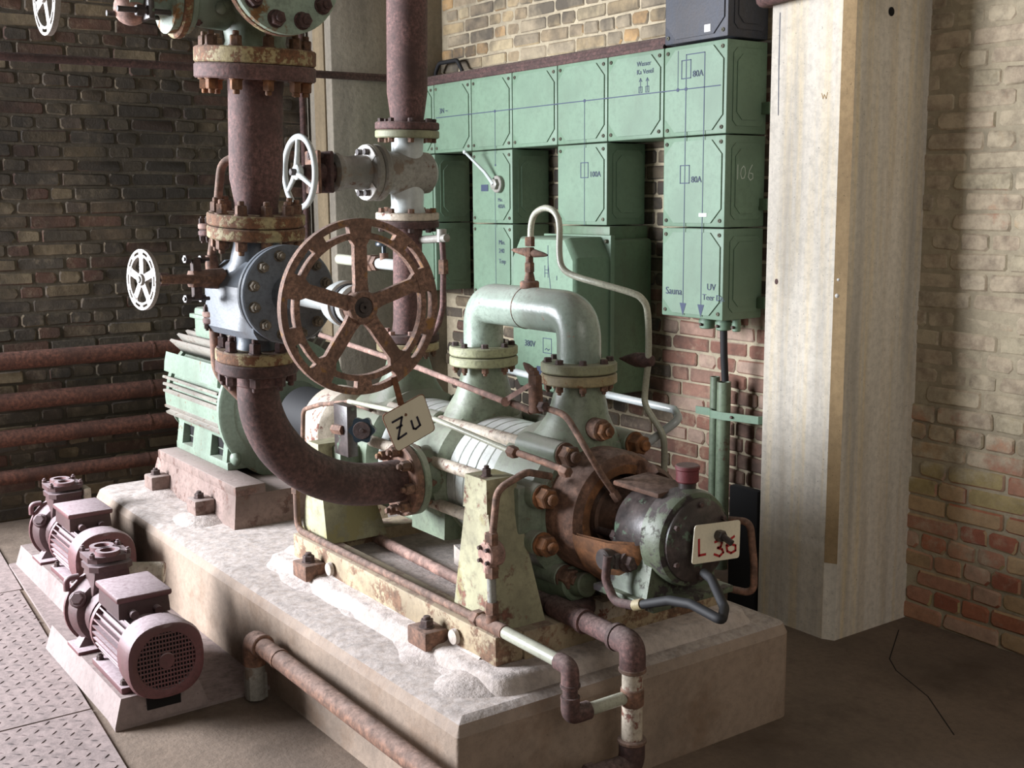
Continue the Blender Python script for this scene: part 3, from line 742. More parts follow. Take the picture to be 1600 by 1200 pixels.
pipe_thing('cable_loop', 'short looped black cable above the left end of the green boxes', 'cable', [(-6.07, 3.79, 2.33), (-6.07, 3.79, 2.40), (-6.03, 3.79, 2.45), (-5.83, 3.79, 2.45), (-5.78, 3.79, 2.38)], .012, 'black', fil=.05)
pw = 'brown pipes along the dark wall'
for z, r, lab in ((.862, .046, 'thick brown wall pipe, topmost of the four behind the motor'), (.650, .046, 'thick brown wall pipe, second from the top behind the motor'),
                  (.462, .045, 'thick brown wall pipe, third from the top behind the motor'), (.258, .037, 'brown wall pipe nearest the floor behind the motor')):
    t = thing('heating_pipe', lab, 'pipe', (-6.32, 1.9, z), pw)
    part('pipe_run', MB().tube([(-6.32, .45, z), (-6.32, 3.05, z)], r, 20), 'rust_wall', t)
    part('weld_collar', MB().cyl((-6.32, 2.0+z*.1, z), (-6.32, 2.012+z*.1, z), r*1.05, n=20), 'rust_wall', t)
    for y in (.9, 2.6): part('pipe_bracket', MB().box(-6.44, -6.31, y, y+.03, z-r-.012, z-r, .002), 'rust_dark', t)
pipe_thing('black_cable', 'black cable dropping from the lowest right-hand green box', 'cable', [(-3.60, 3.70, 1.09), (-3.605, 3.71, .98), (-3.612, 3.728, .858)], .016, 'black', fil=.05)
ct = thing('green_conduits', 'pair of green steel conduits standing against the wall with a green strap', 'conduit', (-3.65, 3.74, 0))
for x, y, r, zt in ((-3.695, 3.75, .022, .865), (-3.62, 3.73, .031, .852)):
    part('conduit', MB().lathe((x, y, 0), (0, 0, 1), [(0, 0), (0, r), (zt, r), (zt, r-.004), (zt-.05, r-.004), (zt-.05, 0)], 20), 'casing_dark', ct)
part('strap', MB().prism([(-3.78, 3.715), (-3.70, 3.722), (-3.66, 3.69), (-3.58, 3.69), (-3.53, 3.71), (-3.42, 3.735), (-3.32, 3.86), (-3.325, 3.865), (-3.43, 3.742), (-3.53, 3.716), (-3.58, 3.696), (-3.655, 3.697), (-3.70, 3.73), (-3.78, 3.722)], (0, 0, .69), (1, 0, 0), (0, 1, 0), (0, 0, 1), .034), 'green', ct)
bolt(ct, (-3.545, 3.708, .707), (0, -1, 0), .007, mat='bolt_dark', stud=False)
tag(MB().box(-3.19, -3.125, 3.55, 3.57, .42, .78, .004).build('steel_strip', 'plum'), 'narrow pinkish steel strip leaning behind the concrete pillar', 'strip')
tag(MB().box(-3.28, -3.125, 3.42, 3.46, 0, .50, .008).build('rubber_panel', 'matt_black'), 'black panel standing on the floor beside the concrete pillar', 'panel')
pipe_thing('ceiling_pipe', 'rusty pipe bend crossing the top of the concrete pillar', 'pipe', [(-3.13, 3.60, 2.40), (-3.13, 3.36, 2.372), (-2.0, 3.36, 2.43)], .028, 'rust', fil=.06)

# ------------------------------------------------------------------ pump base frame
AY, AZ = 2.17, .745                       # pump shaft axis
fr_ = thing('base_frame', 'yellowish rust-stained steel base frame under the green pump', 'base frame', (-3.2, AY, .362))
part('side_rail', MB().box(-3.87, -2.565, 1.765, 1.86, .362, .448, .005), 'frame', fr_)
part('side_rail', MB().box(-3.87, -2.565, 2.50, 2.60, .362, .448, .005), 'frame', fr_)
part('cross_beam', MB().box(-2.70, -2.560, 1.862, 2.64, .360, .446, .006), 'frame', fr_)
part('cross_beam', MB().box(-3.86, -3.74, 1.862, 2.498, .360, .446, .006), 'frame', fr_)
part('dusty_tray', MB().box(-3.74, -2.70, 1.862, 2.498, .362, .40), 'grout', fr_)
for x in (-3.655, -2.86):
    b = part('anchor_block', MB().box(x-.055, x+.05, 1.685, 1.765, .345, .402, .006), 'rust_brown', fr_)
    bolt(b, (x, 1.722, .402), (0, 0, 1), .021, .022, 'bolt_dark')
    part('lug_ear', MB().lathe((x+.10, 1.758, .395), (0, -1, 0), [(0, 0), (0, .024), (.012, .022), (.014, 0)], 18), 'grout', fr_)

# ------------------------------------------------------------------ multistage pump
pump = thing('multistage_pump', 'pale green multistage centrifugal pump with stage rings and tie rods', 'pump', (-3.2, AY, .45))
XD = (1, 0, 0)
def ring_section(x0, x1, r, name, mat, ch=.012, n=48):
    return part(name, MB().lathe((x0, AY, AZ), XD, [(0, 0), (0, r-ch), (ch, r), (x1-x0-ch, r), (x1-x0, r-ch), (x1-x0, 0)], n), mat, pump)
# casings: (x0, x1, r, nozzle x)
RC = .235
def casing(x0, x1, nx, name, mat='casing'):
    xm = (x0+x1)/2
    c = ring_section(x0, x1, RC, name, mat, .03)
    m = MB(); sec = []          # nozzle neck: square-ish foot on the casing flowing into a round throat
    for z, rx, ry, q in ((.84, (x1-x0)*.47, .205, 2.6), (.93, (x1-x0)*.44, .145, 2.6), (.985, .094, .112, 2.3), (1.015, .084, .098, 2.1), (1.05, .078, .088, 2.0), (1.10, .070, .073, 2.0), (1.12, .072, .073, 2.0)):
        ring = []
        for k in range(32):
            a = 2*PI*k/32; ca, sa = math.cos(a), math.sin(a)
            ring.append((nx+(xm-nx)*max(0, (1.05-z)/.2)*.8+math.copysign(abs(ca)**(2/q), ca)*rx, AY+math.copysign(abs(sa)**(2/q), sa)*ry, z))
        sec.append(ring)
    m.add([p for r in sec for p in r], [(i*32+k, i*32+(k+1) % 32, (i+1)*32+(k+1) % 32, (i+1)*32+k) for i in range(6) for k in range(32)])
    nz = part('nozzle', m, mat, pump)
    return c
casing(-3.86, -3.58, -3.70, 'outlet_casing', 'casing_dark')
casing(-3.345, -3.13, -3.205, 'suction_casing')
casing(-2.88, -2.62, -2.70, 'end_casing')
for x, m_, nb in ((-3.70, 'flange_yellow', 8), (-3.205, 'flange_green', 8), (-2.70, 'flange_yellow', 8)):
    flange(pump, (x, AY, 1.112), (0, 0, 1), .114, .030, m_, .05, nb, .093, .0115, 'rust_bolt', -1, name='nozzle_flange', ph=.3)
def stage_pack(x0, x1, n):
    w = (x1-x0)/n
    for k in range(n): ring_section(x0+k*w, x0+(k+1)*w-.0035, .203, 'stage_ring', 'ring_white', .002)
stage_pack(-3.58, -3.345, 4); stage_pack(-3.13, -2.88, 5)
# tie rods round the casing, each with boss and nut at the near end
for k in range(10):
    a = math.radians(18+36*k); y = AY+.225*math.cos(a); z = AZ+.225*math.sin(a)
    if abs(k-2) < .1:
        part('tie_rod', MB().cyl((-3.62, AY-.19, .925), (-3.33, AY-.19, .925), .018, n=14), 'pale', pump)
        tr = part('tie_bolt', MB().cyl((-2.63, AY-.005, .985), (-2.58, AY-.005, .985), .033, n=20, bev=.004), 'rust_bolt', pump)
        bolt(tr, (-2.59, AY-.005, .985), XD, .026, .03, 'rust_orange', name='tie_nut'); continue
    tr = part('tie_rod', MB().cyl((-3.60, y, z), (-2.60, y, z), .0195, n=16), 'pale' if 80 < 18+36*k < 215 else 'casing', pump)
    part('boss', MB().cyl((-2.80, y, z), (-2.60, y, z), .038, .036, 20, .006), 'casing', tr)
    if 80 < 18+36*k < 170: part('boss', MB().cyl((-3.345, y, z), (-3.27, y, z), .03, n=18, bev=.005), 'casing', tr)
    bolt(tr, (-2.60, y, z), XD, .031, .038, 'rust_orange' if k % 3 else 'rust_bolt', name='tie_nut')
# suction branch on the side
SYF = 1.885; SXC = -3.235; SZC = .757
part('suction_branch', MB().lathe((SXC, AY, SZC), (0, -1, 0), [(0, .15), (.14, .14), (.20, .105), (.25, .078), (AY-SYF-.02, .074)], 32), 'casing_dark', pump)
part('casing_skirt', MB().hull8([(-3.34, 1.96, .56), (-3.135, 1.96, .56), (-3.135, 2.32, .52), (-3.34, 2.32, .52)], [(-3.34, 1.97, .80), (-3.135, 1.97, .80), (-3.135, 2.32, .80), (-3.34, 2.32, .80)]), 'casing_dark', pump)
flange(pump, (SXC, SYF-.001, SZC), (0, 1, 0), .118, .026, 'casing', .06, 8, .097, .011, 'rust_bolt', 1, name='suction_flange')
# pedestals
def pedestal(x0, x1, y0, y1, z1, name='pedestal'):
    z0 = .446; zl = z1-.095
    def q(f, z, e=0): return [(x0+f-e, y0+f*.15-e, z), (x1-f+e, y0+f*.15-e, z), (x1-f+e, y1-f*.9+e, z), (x0+f-e, y1-f*.9+e, z)]
    p = part(name, MB().hull8(q(0, z0), q(.058, zl)), 'ped', pump, angle=20)
    part('bearing_pad', MB().hull8(q(.062, zl-.002, .006), q(.066, z1, .003)), 'ped', p, angle=20)
    return p
pd = pedestal(-2.835, -2.60, 1.80, 1.965, .872); bolt(pd, (-2.71, 1.84, .872), (0, 0, 1), .014, .02, 'bolt_dark')
pedestal(-3.865, -3.66, 1.80, 2.04, .80); pedestal(-2.835, -2.60, 2.385, 2.55, .80); pedestal(-3.865, -3.66, 2.36, 2.55, .80)
part('foot_bracket', MB().box(-3.80, -3.66, 1.86, 2.0, .60, .79, .01), 'casing_dark', pump)
part('foot_bracket', MB().box(-2.80, -2.64, 1.90, 2.0, .70, .84, .01), 'casing', pump)
# lower drain casing and stubs
part('drain_stub', MB().cyl((-2.78, 2.06, .50), (-2.57, 2.06, .545), .052, n=24, bev=.006).cyl((-2.58, 2.06, .542), (-2.52, 2.06, .555), .036, n=20, bev=.004), 'casing_dark', pump)
part('support_foot', MB().box(-2.62, -2.50, 2.10, 2.19, .44, .50, .008), 'pale', pump)
part('support_web', MB().hull8([(-2.60, 2.13, .49), (-2.55, 2.13, .49), (-2.55, 2.17, .49), (-2.60, 2.17, .49)], [(-2.62, 2.13, .62), (-2.52, 2.13, .62), (-2.52, 2.17, .62), (-2.62, 2.17, .62)]), 'grey', pump)
# stuffing box lantern
part('lantern_ring', MB().lathe((-2.62, AY, AZ), XD, [(0, .188), (.09, .188), (.115, .180), (.125, .165), (.125, .128), (.105, .122), (.02, .120), (.02, 0)], 56), 'rust_brown', pump)
part('lantern_inner', MB().lathe((-2.598, AY, AZ), XD, [(0, .119), (.103, .126), (.106, .140), (.1035, .152)], 48), 'rust_orange', pump)
part('lantern_arm', MB().torus((-2.47, AY, AZ), XD, .150, .022, 20, 8, math.radians(-55), math.radians(70), 3.0), 'rust_brown', pump)
part('drip_bowl', MB().lathe((-2.51, AY, AZ-.01), XD, [(0, .178), (.02, .184), (.14, .165), (.21, .13), (.23, .10), (.215, .09), (.13, .15), (.02, .17), (0, .17)], 28, PI*1.02, PI*1.98, up=(0, 0, 1)), 'rust_orange', pump)
part('gland', MB().lathe((-2.58, AY, AZ), XD, [(0, .095), (.07, .095), (.075, .085), (.13, .080), (.14, .068), (.16, .06), (.16, 0)], 40), 'rust_brown', pump)
for a in (200, 20):
    y = AY+.085*math.cos(math.radians(a)); z = AZ+.085*math.sin(math.radians(a))
    part('gland_stud', MB().cyl((-2.52, y, z), (-2.40, y, z), .012, n=12).hexa((-2.44, y, z), XD, .02, .02), 'rust_dark', pump)
part('shaft', MB().cyl((-2.45, AY, AZ), (-2.26, AY, AZ), .034, n=24), 'rust_dark', pump)
part('slinger_plate', MB().hull8([(-2.47, 2.13, .812), (-2.37, 2.13, .812), (-2.37, 2.22, .812), (-2.47, 2.22, .812)], [(-2.47, 2.12, .818), (-2.37, 2.12, .818), (-2.37, 2.23, .818), (-2.47, 2.23, .818)]), 'rust_brown', pump)
# near bearing
brg = part('bearing_housing', MB().lathe((-2.42, AY, AZ), XD, [(0, .04), (0, .098), (.012, .108), (.13, .112), (.14, .112)], 40), 'oily', pump)
part('bearing_saddle', MB().hull8([(-2.42, 2.04, .585), (-2.25, 2.04, .585), (-2.25, 2.30, .585), (-2.42, 2.30, .585)], [(-2.42, 2.068, .72), (-2.25, 2.068, .72), (-2.25, 2.272, .72), (-2.42, 2.272, .72)]), 'oily_green', pump)
part('saddle_plate', MB().box(-2.45, -2.20, 2.02, 2.32, .568, .588, .004), 'oily_green', pump)
part('bearing_flange', MB().lathe((-2.29, AY, AZ), XD, [(0, .10), (0, .118), (.012, .130), (.07, .134), (.086, .128), (.09, .118), (.09, 0)], 48), 'oily_green', pump)
cov = part('bearing_cover', MB().lathe((-2.205, AY, AZ), XD, [(0, .10), (0, .116), (.014, .114), (.02, .104), (.02, .07), (.026, .062), (.028, 0)], 44), 'oily', pump)
for k in range(6):
    a = PI/6+k*PI/3; bolt(cov, (-2.189, AY+.10*math.cos(a), AZ+.10*math.sin(a)), XD, .008, mat='bolt_dark', stud=False, name='cover_bolt')
part('inspection_lid', MB().box(-.09, .075, -.075, .07, 0, .014, .004, Matrix.Translation((-2.345, 2.155, .862)) @ Matrix.Rotation(.06, 4, 'Y') @ Matrix.Rotation(.12, 4, 'Z')), 'rust_brown', pump)
cap = part('oil_neck', MB().cyl((-2.25, AY+.015, .86), (-2.25, AY+.015, .895), .024, n=20), 'oily', pump)
part('oil_cap', MB().cyl((-2.25, AY+.015, .892), (-2.25, AY+.015, .936), .031, n=28, bev=.004).cyl((-2.25, AY+.015, .926), (-2.25, AY+.015, .940), .034, n=28, bev=.003), 'red_cap', cap)
bb = part('cooling_block', MB().box(-2.40, -2.335, 2.005, 2.09, .655, .70, .008).cyl((-2.37, 2.06, .68), (-2.37, 1.985, .68), .030, n=20, bev=.004), 'oily', pump)
part('banjo_cap', MB().hexa((-2.335, 2.045, .675), XD, .022, .03).cyl((-2.335, 2.045, .675), (-2.325, 2.045, .675), .03, n=18), 'bolt_dark', bb)
# far bearing end
part('drive_bearing', MB().lathe((-4.30, AY, AZ), XD, [(0, 0), (0, .15), (.02, .165), (.17, .165), (.20, .14), (.22, .10), (.46, .095)], 44), 'pale', pump)
part('bearing_leg', MB().hull8([(-4.28, 2.03, .33), (-4.12, 2.03, .33), (-4.12, 2.31, .33), (-4.28, 2.31, .33)], [(-4.26, 2.07, .66), (-4.14, 2.07, .66), (-4.14, 2.27, .66), (-4.26, 2.27, .66)]), 'pale', pump)

# number plate on the bearing
def quad_plate(c, t, nrm):
    """thin enamelled sheet through four corner points"""
    c = [Vector(p) for p in c]; n = Vector(nrm)*t; return MB().hull8(c, [p+n for p in c])
SXP = -2.150
sg = thing('number_sign', 'small cream number plate lettered L 36 in red on the bearing end', 'sign', (-2.1500, 2.1951, 0.7438))
def round_corners(c, r):
    out = []
    for i in range(4):
        p = Vector(c[i]); a = (Vector(c[i-1])-p).normalized(); b = (Vector(c[(i+1) % 4])-p).normalized()
        for k in range(5):
            t = k/4; out.append(p+a*r*(1-t)**2+b*r*t*t)
    return out
def sign_plate(corners, t, nrm, r=.010):
    pts = round_corners(corners, r); n = len(pts); nn = Vector(nrm)*t
    return MB().add(pts+[p+nn for p in pts], [tuple(range(n-1, -1, -1)), tuple(range(n, 2*n))]+[(i, (i+1) % n, n+(i+1) % n, n+i) for i in range(n)])
part('plate', sign_plate([(-2.1500, 2.1067, 0.7006), (-2.1500, 2.2843, 0.6864), (-2.1500, 2.2860, 0.7919), (-2.1500, 2.1160, 0.8049)], .0025, XD), 'sign', sg)
part('letter_l', strokes([[(-2.1470, 2.1302, 0.7649), (-2.1470, 2.1312, 0.7211), (-2.1470, 2.1547, 0.7203)]], .0062, XD, .0012), 'ink_red', sg)
part('digit_three', strokes([[(-2.1470, 2.1896, 0.7473), (-2.1470, 2.2063, 0.7496), (-2.1470, 2.2161, 0.7408), (-2.1470, 2.2116, 0.7309), (-2.1470, 2.1996, 0.7296), (-2.1470, 2.2166, 0.7229), (-2.1470, 2.2217, 0.7131), (-2.1470, 2.2075, 0.7051), (-2.1470, 2.1881, 0.7140)]], .0062, XD, .0012), 'ink_red', sg)
part('digit_six', strokes([[(-2.1470, 2.2620, 0.7503), (-2.1470, 2.2427, 0.7431), (-2.1470, 2.2333, 0.7305), (-2.1470, 2.2362, 0.7140), (-2.1470, 2.2511, 0.7059), (-2.1470, 2.2681, 0.7099), (-2.1470, 2.2677, 0.7243), (-2.1470, 2.2504, 0.7310), (-2.1470, 2.2383, 0.7279)]], .0062, XD, .0012), 'ink_red', sg)
part('sign_holder', MB().cyl((-2.18, 2.20, .765), (-2.14, 2.20, .765), .014, n=14).hexa((-2.145, 2.20, .765), XD, .016, .02).tube([(-2.128, 2.20, .765), (-2.10, 2.205, .752)], .009, 10), 'oily', sg)

# ------------------------------------------------------------------ crossover pipe between the two casings
cr = thing('crossover_pipe', 'thick pale green U-shaped crossover pipe on top of the pump', 'pipe', (-2.95, AY, 1.145))
path = fillet([(-3.205, AY, 1.15), (-3.205, AY, 1.318), (-2.70, AY, 1.318), (-2.70, AY, 1.15)], .155, 14)
part('bend', MB().tube(path, .066, 32), 'mint', cr)
part('weld_seam', MB().torus((-2.955, AY, 1.318), XD, .0655, .0022, 40, 6), 'rust_brown', cr)
for x, m_ in ((-3.205, 'flange_green'), (-2.70, 'flange_green')):
    flange(cr, (x, AY, 1.146), (0, 0, 1), .114, .030, m_, .06, 8, .093, .0115, 'bolt_dark', 1, stud=False, name='pipe_flange', ph=.3, bh=.012)
part('boss', MB().cyl((-2.945, AY, 1.378), (-2.945, AY, 1.402), .030, n=24, bev=.004), 'rust_brown', cr)
vt = thing('vent_valve', 'rusty vent valve with a wing handle on top of the green crossover pipe', 'valve', (-2.945, AY, 1.402))
part('body', MB().cyl((-2.945, AY, 1.402), (-2.945, AY, 1.43), .018, .012).hexa((-2.945, AY, 1.43), (0, 0, 1), .016, .030).cyl((-2.945, AY, 1.46), (-2.945, AY, 1.50), .012).hexa((-2.945, AY, 1.478), (0, 0, 1), .017, .028).hexa((-2.945, AY, 1.510), (0, 0, 1), .015, .028), 'rust_bolt', vt)
part('wing_handle', MB().add([], []).lathe((-2.945, AY, 1.490), (.92, .3, -.10), [(-.068, .003), (-.055, .007), (-.02, .013), (0, .011), (.02, .013), (.055, .007), (.068, .003)], 12), 'rust_bolt', vt)

# ------------------------------------------------------------------ electric motor and its base
mb = thing('cast_iron_bed', 'dusty pinkish cast-iron bed under the green electric motor', 'machine bed', (-4.95, AY, .32))
part('base_block', MB().hull8([(-5.50, 1.78, .318), (-4.47, 1.78, .318), (-4.47, 2.56, .318), (-5.50, 2.56, .318)], [(-5.44, 1.80, .455), (-4.49, 1.80, .455), (-4.49, 2.54, .455), (-5.44, 2.54, .455)]), 'bed', mb, angle=20)
part('mounting_rail', MB().box(-5.42, -4.48, 1.795, 1.93, .454, .497, .006), 'bed', mb)
part('mounting_rail', MB().box(-5.42, -4.48, 2.41, 2.55, .454, .497, .006), 'bed', mb)
for x in (-5.30, -4.75):
    b = part('holding_down_lug', MB().box(x-.05, x+.055, 1.70, 1.79, .34, .405, .008), 'bed', mb); bolt(b, (x, 1.74, .405), (0, 0, 1), .020, .02, 'bolt_dark')

MR = .272
mo = thing('electric_motor', 'large pale green ribbed electric motor behind the rusty suction bend', 'electric motor', (-5.1, AY, .497))
part('stator_body', MB().lathe((-5.50, AY, AZ), XD, [(0, 0), (0, .23), (.03, MR), (.69, MR), (.71, 0)], 48), 'mint_motor', mo)
finm = shared('motor_fin', lambda: MB().box(-.34, .33, -.006, .006, 0, 1, .003).mesh('cooling_fin'))
def env(a):
    q = 4.2 if math.sin(a) > 0 else 2.15
    return .305*(abs(math.cos(a))**q+abs(math.sin(a))**q)**(-1/q)
pads = (((150, 158), 'p'), ((176, 187), 'p'), ((26, 34), 'p'), ((356, 367), 'p'), ((218, 236), 'p'))
def place_fin(a):
    o = bpy.data.objects.new('cooling_fin', finm); COL.objects.link(o); o.parent = mo
    if not finm.materials: finm.materials.append(M['fin'])
    h = env(a)-MR+.012
    o.matrix_local = Matrix.Translation(Vector((-5.15, AY, AZ))-ORG[mo]) @ Matrix.Rotation(-(PI/2-a), 4, 'X').inverted() @ Matrix.Translation((0, 0, MR-.008)) @ Matrix.Diagonal((1, 1, h, 1))
    return o
for dg in [100, 107, 114, 121, 128, 134, 141, 163, 168, 173, 192, 197, 202, 207, 212, 80, 73, 66, 59, 52, 45, 16, 10, 4, -10, -16]:
    place_fin(math.radians(dg))
for (a0, a1) in ((144, 159), (176, 189), (216, 240), (21, 36)):
    a0, a1 = math.radians(a0), math.radians(a1); m = MB(); pts = []
    for rr in (0, 1):
        for a in (a0, (a0+a1)/2, a1):
            r = (env(a)*.985 if rr else MR-.02)
            pts.append((AY+r*math.cos(a), AZ+r*math.sin(a)))
    poly = [pts[0], pts[3], pts[4], pts[5], pts[2]]
    part('smooth_panel', m.prism(poly, (-5.49, 0, 0), (0, 1, 0), (0, 0, 1), XD, .67), 'mint_motor', mo)
part('fan_cover', MB().lathe((-5.58, AY, AZ), XD, [(0, 0), (0, .20), (.02, .27), (.10, .285), (.10, .24)], 48), 'mint_motor', mo)
part('end_shield', MB().lathe((-4.815, AY, AZ), XD, [(0, .20), (0, .305), (.012, .315), (.035, .315), (.042, .305), (.046, .25), (.10, .17), (.14, .135), (.14, .08), (.13, 0)], 56), 'mint_motor', mo)
part('shield_lug', MB().sphere((-4.80, AY-.245, AZ-.20), .035, 14, 10, (1.3, .8, 1.1)), 'mint_motor', mo)
part('motor_shaft', MB().cyl((-4.70, AY, AZ), (-4.28, AY, AZ), .042, n=24), 'rust_dark', mo)
part('coupling', MB().cyl((-4.60, AY, AZ), (-4.34, AY, AZ), .12, n=40, bev=.01), 'black', mo)
# feet with two arched openings on the visible side
def foot(y0, y1):
    m = MB()
    for x0, x1 in ((-5.40, -5.33), (-5.20, -4.98), (-4.84, -4.79)):
        m.hull8([(x0, y0, .53), (x1, y0, .53), (x1, y1, .53), (x0, y1, .53)], [(x0+.005, y0+.015, .64), (x1, y0+.015, .64), (x1, y1, .68), (x0+.005, y1, .68)])
    m.box(-5.41, -4.78, y0, y1, .497, .532, .004).box(-5.41, -4.78, y0+.014, y1, .625, .66, .004)
    return part('foot', m, 'mint_motor', mo, angle=25)
ft = foot(1.885, 2.03); foot(2.32, 2.475)
part('foot_shade_block', MB().box(-5.37, -4.82, 1.925, 2.43, .52, .63), 'hole', mo)  # black filler block, stands in for the shade inside the foot openings
part('terminal_box', MB().box(-5.33, -5.10, AY-.20, AY+.14, 1.03, 1.17, .015).box(-5.345, -5.085, AY-.215, AY+.155, 1.12, 1.14, .004), 'mint_motor', mo)

# ------------------------------------------------------------------ suction line: riser, gate valve, bend
def unit(a, b): return (Vector(b)-Vector(a)).normalized()
def sp(z):
    """axis of the slightly leaning suction riser at height z"""
    return Vector((-3.206+(z-1.195)*.0875, 1.37, z))
DN = unit(sp(1.0), sp(2.0))
rs = thing('suction_riser', 'tall purple-brown rusty riser pipe at the left with two big bolted flanges', 'pipe', tuple(sp(1.59)))
part('pipe_wall', MB().lathe(sp(1.615), DN, [(0, .058), (.02, .060), (.05, .064), (.10, .074), (.16, .0755), (.385, .0755)], 40), 'rust', rs)
part('weld_neck', MB().lathe(sp(1.60), DN, [(0, .062), (.035, .062), (.05, .059), (.05, .05)], 40), 'rust', rs)
part('weld_neck', MB().lathe(sp(1.955), DN, [(0, .0765), (.035, .0785)], 40), 'rust', rs)
flange(rs, sp(1.588), DN, .138, .033, 'flange_rust', .05, 10, .112, .0165, 'rust_bolt', 1, name='flange', ph=.25, bh=.026)
flange(rs, sp(1.985), DN, .166, .040, 'rust', .06, 10, .137, .0165, 'rust_orange', -1, name='flange', ph=.25, bh=.026)

gv = thing('gate_valve', 'blue-grey gate valve with a big five-spoked rusty handwheel', 'valve', tuple(sp(1.39)))
flange(gv, sp(1.551), DN, .138, .034, 'flange_rust', .05, 10, .112, .0165, 'rust_bolt', -1, name='flange', ph=.25, bh=.026)
flange(gv, sp(1.198), DN, .120, .034, 'flange_rust', .05, 8, .097, .0165, 'rust_dark', 1, name='flange', ph=.4, bh=.028)
VX = -3.19
part('neck', MB().lathe(sp(1.225), DN, [(0, .064), (.03, .060), (.08, .062), (.12, .09), (.22, .10), (.26, .075), (.33, .062)], 36), 'steel_blue', gv)
bp = [(1.275, .075), (1.28, .105), (1.30, .118), (1.42, .118), (1.455, .09), (1.485, .055)]
def body_ring(x, s):
    return [(x, 1.37-w*s, z) for z, w in bp]+[(x, 1.37+w*s, z) for z, w in bp[::-1]]
m = MB(); rr = [body_ring(-3.305, .8), body_ring(-3.285, 1), body_ring(-3.06, 1), body_ring(-3.03, .92), body_ring(-2.985, .86)]; n = 12
m.add([p for r in rr for p in r], [(i*n+k, i*n+(k+1) % n, (i+1)*n+(k+1) % n, (i+1)*n+k) for i in range(4) for k in range(n)]+[tuple(range(n-1, -1, -1)), tuple(4*n+k for k in range(n))])
part('body', m, 'steel_blue', gv, angle=30)
BC = Vector((-2.985, 1.37, 1.400))
flange(gv, BC+Vector((-.022, 0, 0)), XD, .136, .020, 'steel_blue', .05, name='body_flange', n=56)
bf = flange(gv, BC, XD, .136, .022, 'steel_blue', .0, 12, .110, .0135, 'bolt_steel', 1, name='bonnet_flange', n=56, ph=.5, bh=.017)
part('bonnet_neck', MB().cyl(BC+Vector((.02, 0, 0)), BC+Vector((.09, 0, -.001)), .055, .045, 28).box(BC.x+.02, BC.x+.05, 1.355, 1.42, 1.41, 1.455, .005), 'steel_blue', gv)
part('yoke_tube', MB().cyl(BC+Vector((.06, 0, .0)), BC+Vector((.33, 0, -.002)), .026, .028, 24), 'grey_smooth', gv)
part('stem_collar', MB().lathe((-2.70, 1.37, 1.397), XD, [(0, .03), (.02, .05), (.05, .058), (.075, .058), (.08, .05), (.12, .05), (.122, .03)], 32), 'grey_smooth', gv)
part('gland_ring', MB().lathe((-2.585, 1.37, 1.396), XD, [(-.04, .051), (-.035, .053), (-.02, .053), (-.015, .048), (0, .048)], 32), 'black', gv)
# handwheel
WC = Vector((-2.56, 1.37, 1.394)); RO, RI = .2165, .168
def wheel(parent, c, nrm, ro, ri, th, nsp, slots, mat, hub=.05, spw=.034, a0=PI/2, up=None):
    y, z, x = basis(nrm, up)       # in-plane axes
    n = nsp*24; radii = [ri, ri+(ro-ri)*.30, ri+(ro-ri)*.66, ro]
    c = Vector(c)
    def fn(i, j, t): a = a0+2*PI*i/n; return c+(y*math.cos(a)+z*math.sin(a))*radii[j]+x*(t-th/2)
    def present(i, j):
        k = i % 24
        return not (slots and j == 1 and (3 <= k < 10 or 14 <= k < 21))
    o = part('handwheel', MB().cells(fn, n, 3, present, th, wrap=True), mat, parent, angle=50)
    for k in range(nsp):
        a = a0+2*PI*k/nsp; d = y*math.cos(a)+z*math.sin(a); q = x.cross(d)
        pts = []
        for r, w in ((hub*.7, spw*.62), (hub*1.35, spw*.5), ((hub+ri)*.5, spw*.52), (ri*.9, spw*.5), (ri*1.01, spw*.85)):
            pts.append((r, w))
        poly = [(r, -w) for r, w in pts]+[(r, w) for r, w in pts[::-1]]
        part('spoke', MB().prism(poly, c-x*th*.4, d, q, x, th*.8), mat, o)
    part('hub', MB().lathe(c-x*th*.9, x, [(0, 0), (0, hub), (th*1.5, hub), (th*1.8, hub*.9), (th*1.8, hub*.62), (th*1.2, hub*.58), (th*1.2, 0)], 32), mat, o)
    return o, x
hw, _ = wheel(gv, WC, XD, RO, RI, .020, 5, True, 'wheel', .042, .034, PI/2)
part('stem_nut', MB().lathe(WC, XD, [(0, .025), (.014, .025), (.014, .013), (.022, .013), (.022, .004), (.014, .003), (.014, 0)], 20), 'oily', hw)
part('hub_dark_bore', MB().lathe(WC, XD, [(.0125, 0), (.0128, .026)], 24), 'hole', hw)

# sign hanging from the handwheel
zs = thing('hanging_sign', 'cream enamel sign lettered Zu hanging from the big handwheel', 'sign', (-2.5300, 1.4841, 1.0966))
part('plate', sign_plate([(-2.5300, 1.4450, 1.0256), (-2.5300, 1.5578, 1.0695), (-2.5300, 1.5236, 1.1665), (-2.5300, 1.4054, 1.1220)], .0025, XD, .012), 'sign', zs)
part('rim', sign_plate([(-2.5310, 1.4445, 1.0230), (-2.5310, 1.5613, 1.0681), (-2.5310, 1.5252, 1.1687), (-2.5310, 1.4032, 1.1229)], .002, XD, .012), 'sign_edge', zs)
for nm, st_ in (('letter_z', [[(-2.5270, 1.4324, 1.1031), (-2.5270, 1.4604, 1.1137), (-2.5270, 1.4478, 1.0586), (-2.5270, 1.4723, 1.0704)], [(-2.5270, 1.4449, 1.0869), (-2.5270, 1.4598, 1.0925)]]),
                ('letter_u', [[(-2.5270, 1.4872, 1.1008), (-2.5270, 1.4932, 1.0802), (-2.5270, 1.4998, 1.0786), (-2.5270, 1.5123, 1.0863)], [(-2.5270, 1.5043, 1.1087), (-2.5270, 1.5132, 1.0861)]])):
    part(nm, strokes(st_, .0052, XD, .0012), 'ink', zs)
